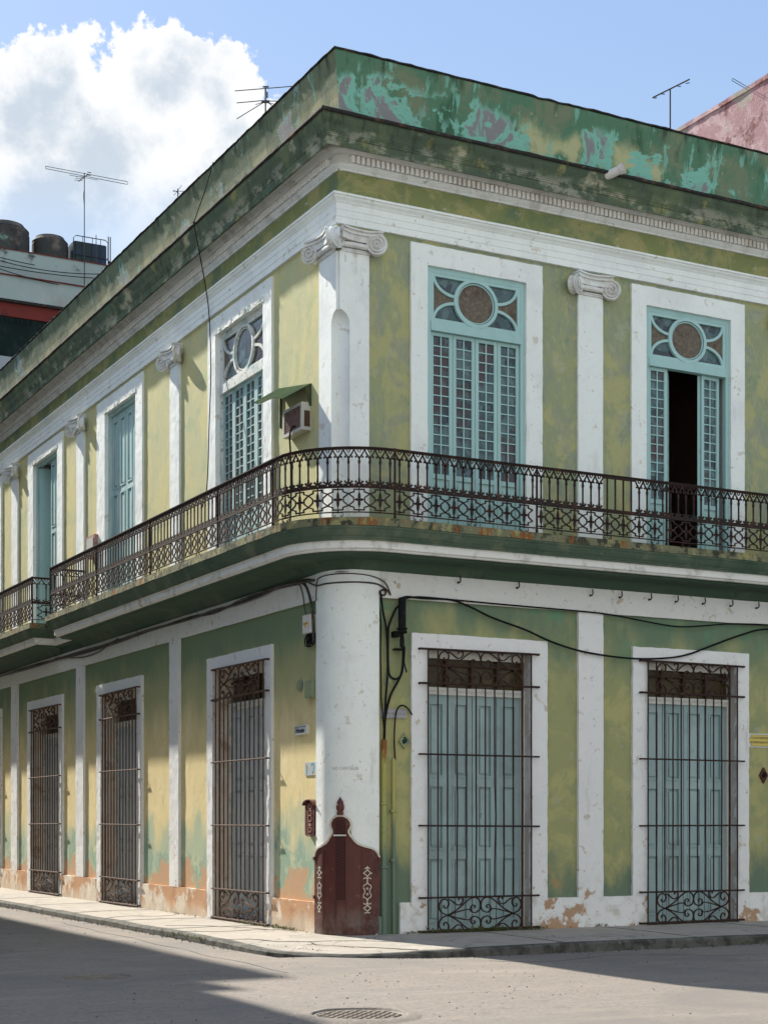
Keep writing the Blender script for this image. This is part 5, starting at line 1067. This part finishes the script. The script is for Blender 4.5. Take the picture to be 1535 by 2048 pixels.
cable('lower grey wire bent across the white band above the corner column', [(-.2, .012, 5.03), (.05, .012, 4.96), (.3, .012, 4.955), (.6, .012, 4.955), (.9, .012, 4.955), (1.1, .012, 4.94), (1.24, .014, 4.87), (1.30, .016, 4.80)], .012, m_cable, F=FC)
cable('thick cable coming down from the soffit to the meter box', [(1.10, .07, 5.08), (.95, .06, 5.0), (.85, .06, 4.88), (.76, .06, 4.7), (.71, .06, 4.5), (.70, .05, 4.15)], .02, m_cable, F=FL)
cable('thin cable entering the top of the meter box', [(1.3, .07, 5.08), (1.15, .06, 5.03), (1.04, .06, 4.85), (1.0, .06, 4.7), (.95, .05, 4.56)], .009, m_cable, F=FL)
cable('thin black wire hanging from the left parapet across the windows', [(4.3, .16, 12.32), (4.36, .30, 11.8), (4.30, .49, 11.3), (4.28, .49, 11.2), (4.55, .20, 10.4), (4.65, .09, 9.9), (4.55, .10, 9.0), (4.25, .25, 8.0), (3.7, .5, 6.95), (3.4, .7, 6.5)], .009, F=FL, name='hanging_wire')
SG2 = thing('street_sign', 'grey faded street sign half hidden by cables beside the first door', 'sign', (.9, 0, 3.1))
bm = nb(); rrect(FR, .66, 1.075, 3.065, 3.20, 0, .022, .035, bm); part('plate', bm, m_enamg, SG2)
bm = nb(); text(bm, 'SAN NICOLAS', FR, .69, .023, 3.108, .045, .003, 1, .93); ribbon(bm, FR, [(.68, 3.08), (1.05, 3.08)], .005, .003, .023); ribbon(bm, FR, [(.68, 3.186), (1.05, 3.186)], .005, .003, .023); part('lettering', bm, m_inkg, SG2)
def diamond(name, label, u, z, a, b, m1, m2):
    T = thing(name, label, 'plaque', (u, 0, z)); bm = nb(); P = [(u, z + b), (u + a, z), (u, z - b), (u - a, z)]
    v = [bm.verts.new(FR(x, .0, y)) for x, y in P]; w = [bm.verts.new(FR(x, .03, y)) for x, y in P]; bm.faces.new(w)
    for i in range(4): bm.faces.new([v[i], v[(i + 1) % 4], w[(i + 1) % 4], w[i]])
    part('plate', bm, m1, T); bm = nb(); ribbon(bm, FR, [(u + (x - u) * .86, z + (y - z) * .86) for x, y in P], .012, .012, .034, closed=True); part('border', bm, m1, T)
    bm = nb(); lathe(bm, [(.035, 0), (.03, .012), (.012, .02)], FR(u - .005, .03, z - .005), Vector((0, -1, 0)), 10); ribbon(bm, FR, smooth2([(u - .02, z - .04), (u + .03, z), (u + .01, z + .04), (u - .02, z + .05)]), .016, .012, .036); part('emblem', bm, m2, T)
diamond('diamond_plaque', 'pale green diamond plaque beside the first door surround', 1.03, 2.745, .09, .12, m_box, m_dkgreen)
diamond('diamond_plaque', 'dark maroon diamond plaque below the yellow sign at right', 7.615, 2.34, .085, .13, m_maroon, m_black)
bm = nb(); lathe(bm, [(.07, 0), (.07, .015), (.045, .02), (.03, .03), (.03, .05), (.02, .052)], FR(.775, 0, 3.59), Vector((0, -1, 0)), 18); tag(obj('round_cap', bm, m_box), 'round green cap behind the cables on the right wall', 'cap')
YS = thing('yellow_sign', 'yellow warning plate with black Spanish words at the right edge', 'sign', (7.8, 0, 2.9))
bm = nb(); box(bm, FR, 7.30, 8.35, 0, .012, 2.79, 3.01); part('plate', bm, m_enam, YS)
bm = nb(); P = [(7.36, 2.99), (8.29, 2.99), (8.29, 2.95), (8.33, 2.93), (8.33, 2.87), (8.29, 2.85), (8.29, 2.81), (7.36, 2.81), (7.36, 2.85), (7.32, 2.87), (7.32, 2.93), (7.36, 2.95)]
bm.faces.new([bm.verts.new(FR(u, .0135, z)) for u, z in P]); part('yellow_field', bm, m_yell, YS)
bm = nb(); ribbon(bm, FR, P, .005, .002, .0145, closed=True); text(bm, 'LOS ACCIDENTES NO SON', FR, 7.375, .015, 2.925, .036, .002, 1, .86); text(bm, 'ACCIDENTALES NI TAN INEVITABLES', FR, 7.355, .015, 2.855, .036, .002, 1, .75); part('lettering', bm, m_ink, YS)
for i, (u, z) in enumerate(((4.213, 5.063), (4.751, 5.068), (5.309, 5.07), (5.821, 5.07), (6.353, 5.07), (6.905, 5.07), (7.438, 5.07), (2.9, 5.09), (1.9, 5.10))):
    bm = nb(); tube(bm, [FR(u, .04, z - .045), FR(u, .10, z - .045), FR(u + .004, .115, z - .02), FR(u, .11, z + .045)], .011, 6); lathe(bm, [(.018, 0), (.016, .012)], FR(u, .05, z - .045), Vector((0, -1, 0)), 8)
    nm_ = ['first', 'second', 'third', 'fourth', 'fifth', 'sixth', 'rightmost'][i] if i < 7 else ['extra', 'left'][i - 7]
    if i < 7: lab = 'small rusty hook under the right balcony, %s of the row of seven' % nm_
    else: lab = 'small rusty hook under the balcony above the first door, %s one' % ('right' if i == 7 else 'left')
    tag(obj('wall_hook', bm, m_iron), lab, 'hook', 'rusty hooks in the white band under the balcony')
bm = nb(); tube(bm, [FR(.9 + .0, .0, 5.10), FR(.95, .03, 5.06), FR(.955, .03, 5.02)], .01); tube(bm, catmull([FR(.61, .06, 4.84), FR(.67, .07, 4.87), FR(.71, .07, 4.84), FR(.68, .07, 4.79), FR(.63, .07, 4.80)], 4), .012)
tag(obj('cable_hook', bm, m_iron), 'iron eye and hook holding cables at the column top', 'hook')
# ------------------------------------------------------------------ street things
def manhole(cx_, cy_, r, label):
    z = road_z(cx_, cy_) + .006; T = thing('manhole_cover', label, 'manhole cover', (cx_, cy_, z)); bm = nb()
    lathe(bm, [(r * 1.45, -.02), (r * 1.3, .006), (r * 1.12, .018), (r * 1.06, .020), (r * 1.03, .016), (r * 1.02, -.005), (r, -.008)], (cx_, cy_, z), n=40, cap=False); jitter(bm, .006, 6); part('asphalt_collar', bm, m_road, T, smooth=True)
    bm = nb(); lathe(bm, [(r, -.012), (r, .002), (r * .94, .002), (r * .93, -.006)], (cx_, cy_, z), n=40)
    for i in range(-8, 9):
        for j in range(-8, 9):
            x, y = i * r / 9, j * r / 9
            if math.hypot(x, y) < r * .86 and (i + j) % 2 == 0: box(bm, ident, cx_ + x - .022, cx_ + x + .022, cy_ + y - .012, cy_ + y + .012, z - .006, z + .008) if i % 2 else box(bm, ident, cx_ + x - .012, cx_ + x + .012, cy_ + y - .022, cy_ + y + .022, z - .006, z + .008)
    part('cover', bm, m_cover, T)
manhole(-3.62, -7.80, .40, 'round cast-iron manhole cover in sunlight at the bottom edge')
manhole(-4.64, -3.62, .36, 'worn manhole cover in the shaded part of the road at left')
bm = nb(); rl = random.Random(11)
def weeds(x0, y0, x1, y1, n, h, spread, zf):
    for i in range(n):
        t = rl.random(); x = x0 + (x1 - x0) * t + rl.gauss(0, spread); y = y0 + (y1 - y0) * t + rl.gauss(0, spread); z = zf + .002
        a = rl.uniform(0, 6.28); L_ = h * rl.uniform(.4, 1.1); el = rl.uniform(.2, 1.3); w = L_ * rl.uniform(.25, .5)
        z += abs(rl.gauss(0, h * .4))
        d = Vector((math.cos(a) * math.cos(el), math.sin(a) * math.cos(el), math.sin(el))); s_ = Vector((-math.sin(a), math.cos(a), 0)) * w / 2; p = Vector((x, y, z))
        bm.faces.new([bm.verts.new(q) for q in (p, p + d * L_ * .5 + s_, p + d * L_, p + d * L_ * .5 - s_)])

for _ in range(16):
    cx0 = rl.uniform(1.35, 3.3); weeds(cx0 - .1, -.16, cx0 + .1, -.17, rl.randint(15, 60), rl.uniform(.02, .07), .03, .0)
weeds(1.4, -.16, 3.3, -.17, 250, .022, .04, 0); weeds(1.0, -.12, 1.5, -.15, 160, .035, .03, 0)
weeds(-.14, 3.2, -.16, 2.0, 350, .035, .03, 0); weeds(-.13, 2.0, -.16, 1.1, 260, .045, .04, 0); weeds(-1.62, 2.8, -1.78, .5, 420, .04, .04, -.05); weeds(-1.7, .3, -1.0, -1.7, 250, .03, .04, -.07)
weeds(4.25, -.12, 4.5, -.12, 70, .04, .02, 0); weeds(5.2, -.14, 6.9, -.12, 260, .02, .03, 0); weeds(4.9, -2.6, 5.2, -2.62, 60, .04, .03, -.12); weeds(-1.7, 9.0, -1.75, 3.5, 120, .03, .04, -.06); weeds(-.9, -.55, .2, -.9, 130, .02, .04, -.03)
tag(obj('weeds', bm, m_leaf, doubles=False), 'low green weeds growing along doorsteps, kerb and pavement cracks', 'weeds', kind='stuff')

bm = nb(); rg_ = random.Random(21)
def grit(x0, y0, x1, y1, n, sp, zf, r0=.006, r1=.02):
    for i in range(n):
        t = rg_.random(); x = x0 + (x1 - x0) * t + rg_.gauss(0, sp); y = y0 + (y1 - y0) * t + rg_.gauss(0, sp); z = zf(x, y); r = rg_.uniform(r0, r1) * rg_.random() + .003
        a = rg_.uniform(0, 6); v = [bm.verts.new((x + r * q * math.cos(a + k), y + r * q * math.sin(a + k), z + h * r)) for k, q, h in ((0, 1, 0), (2.1, .8, 0), (4.2, 1.1, 0), (1.0, .3, .9))]
        for f in ((0, 1, 3), (1, 2, 3), (2, 0, 3)): bm.faces.new([v[j] for j in f])
grit(-1.82, 12, -1.80, -.8, 700, .06, road_z); grit(-1.7, -1.2, -.3, -2.6, 260, .08, road_z); grit(-.2, -2.62, 9, -2.62, 420, .05, road_z)
grit(-.12, 9, -.12, .6, 160, .06, lambda x, y: .01); grit(-6, -8, 3, -3, 500, 1.6, road_z, .004, .014); grit(-4, 0, -2.5, 8, 160, .7, road_z, .004, .014); grit(.8, -.15, 7, -.15, 160, .05, lambda x, y: .008)
tag(obj('grit', bm, m_kerb, doubles=False), 'loose grit and pebbles along the kerb and over the road', 'grit', kind='stuff')
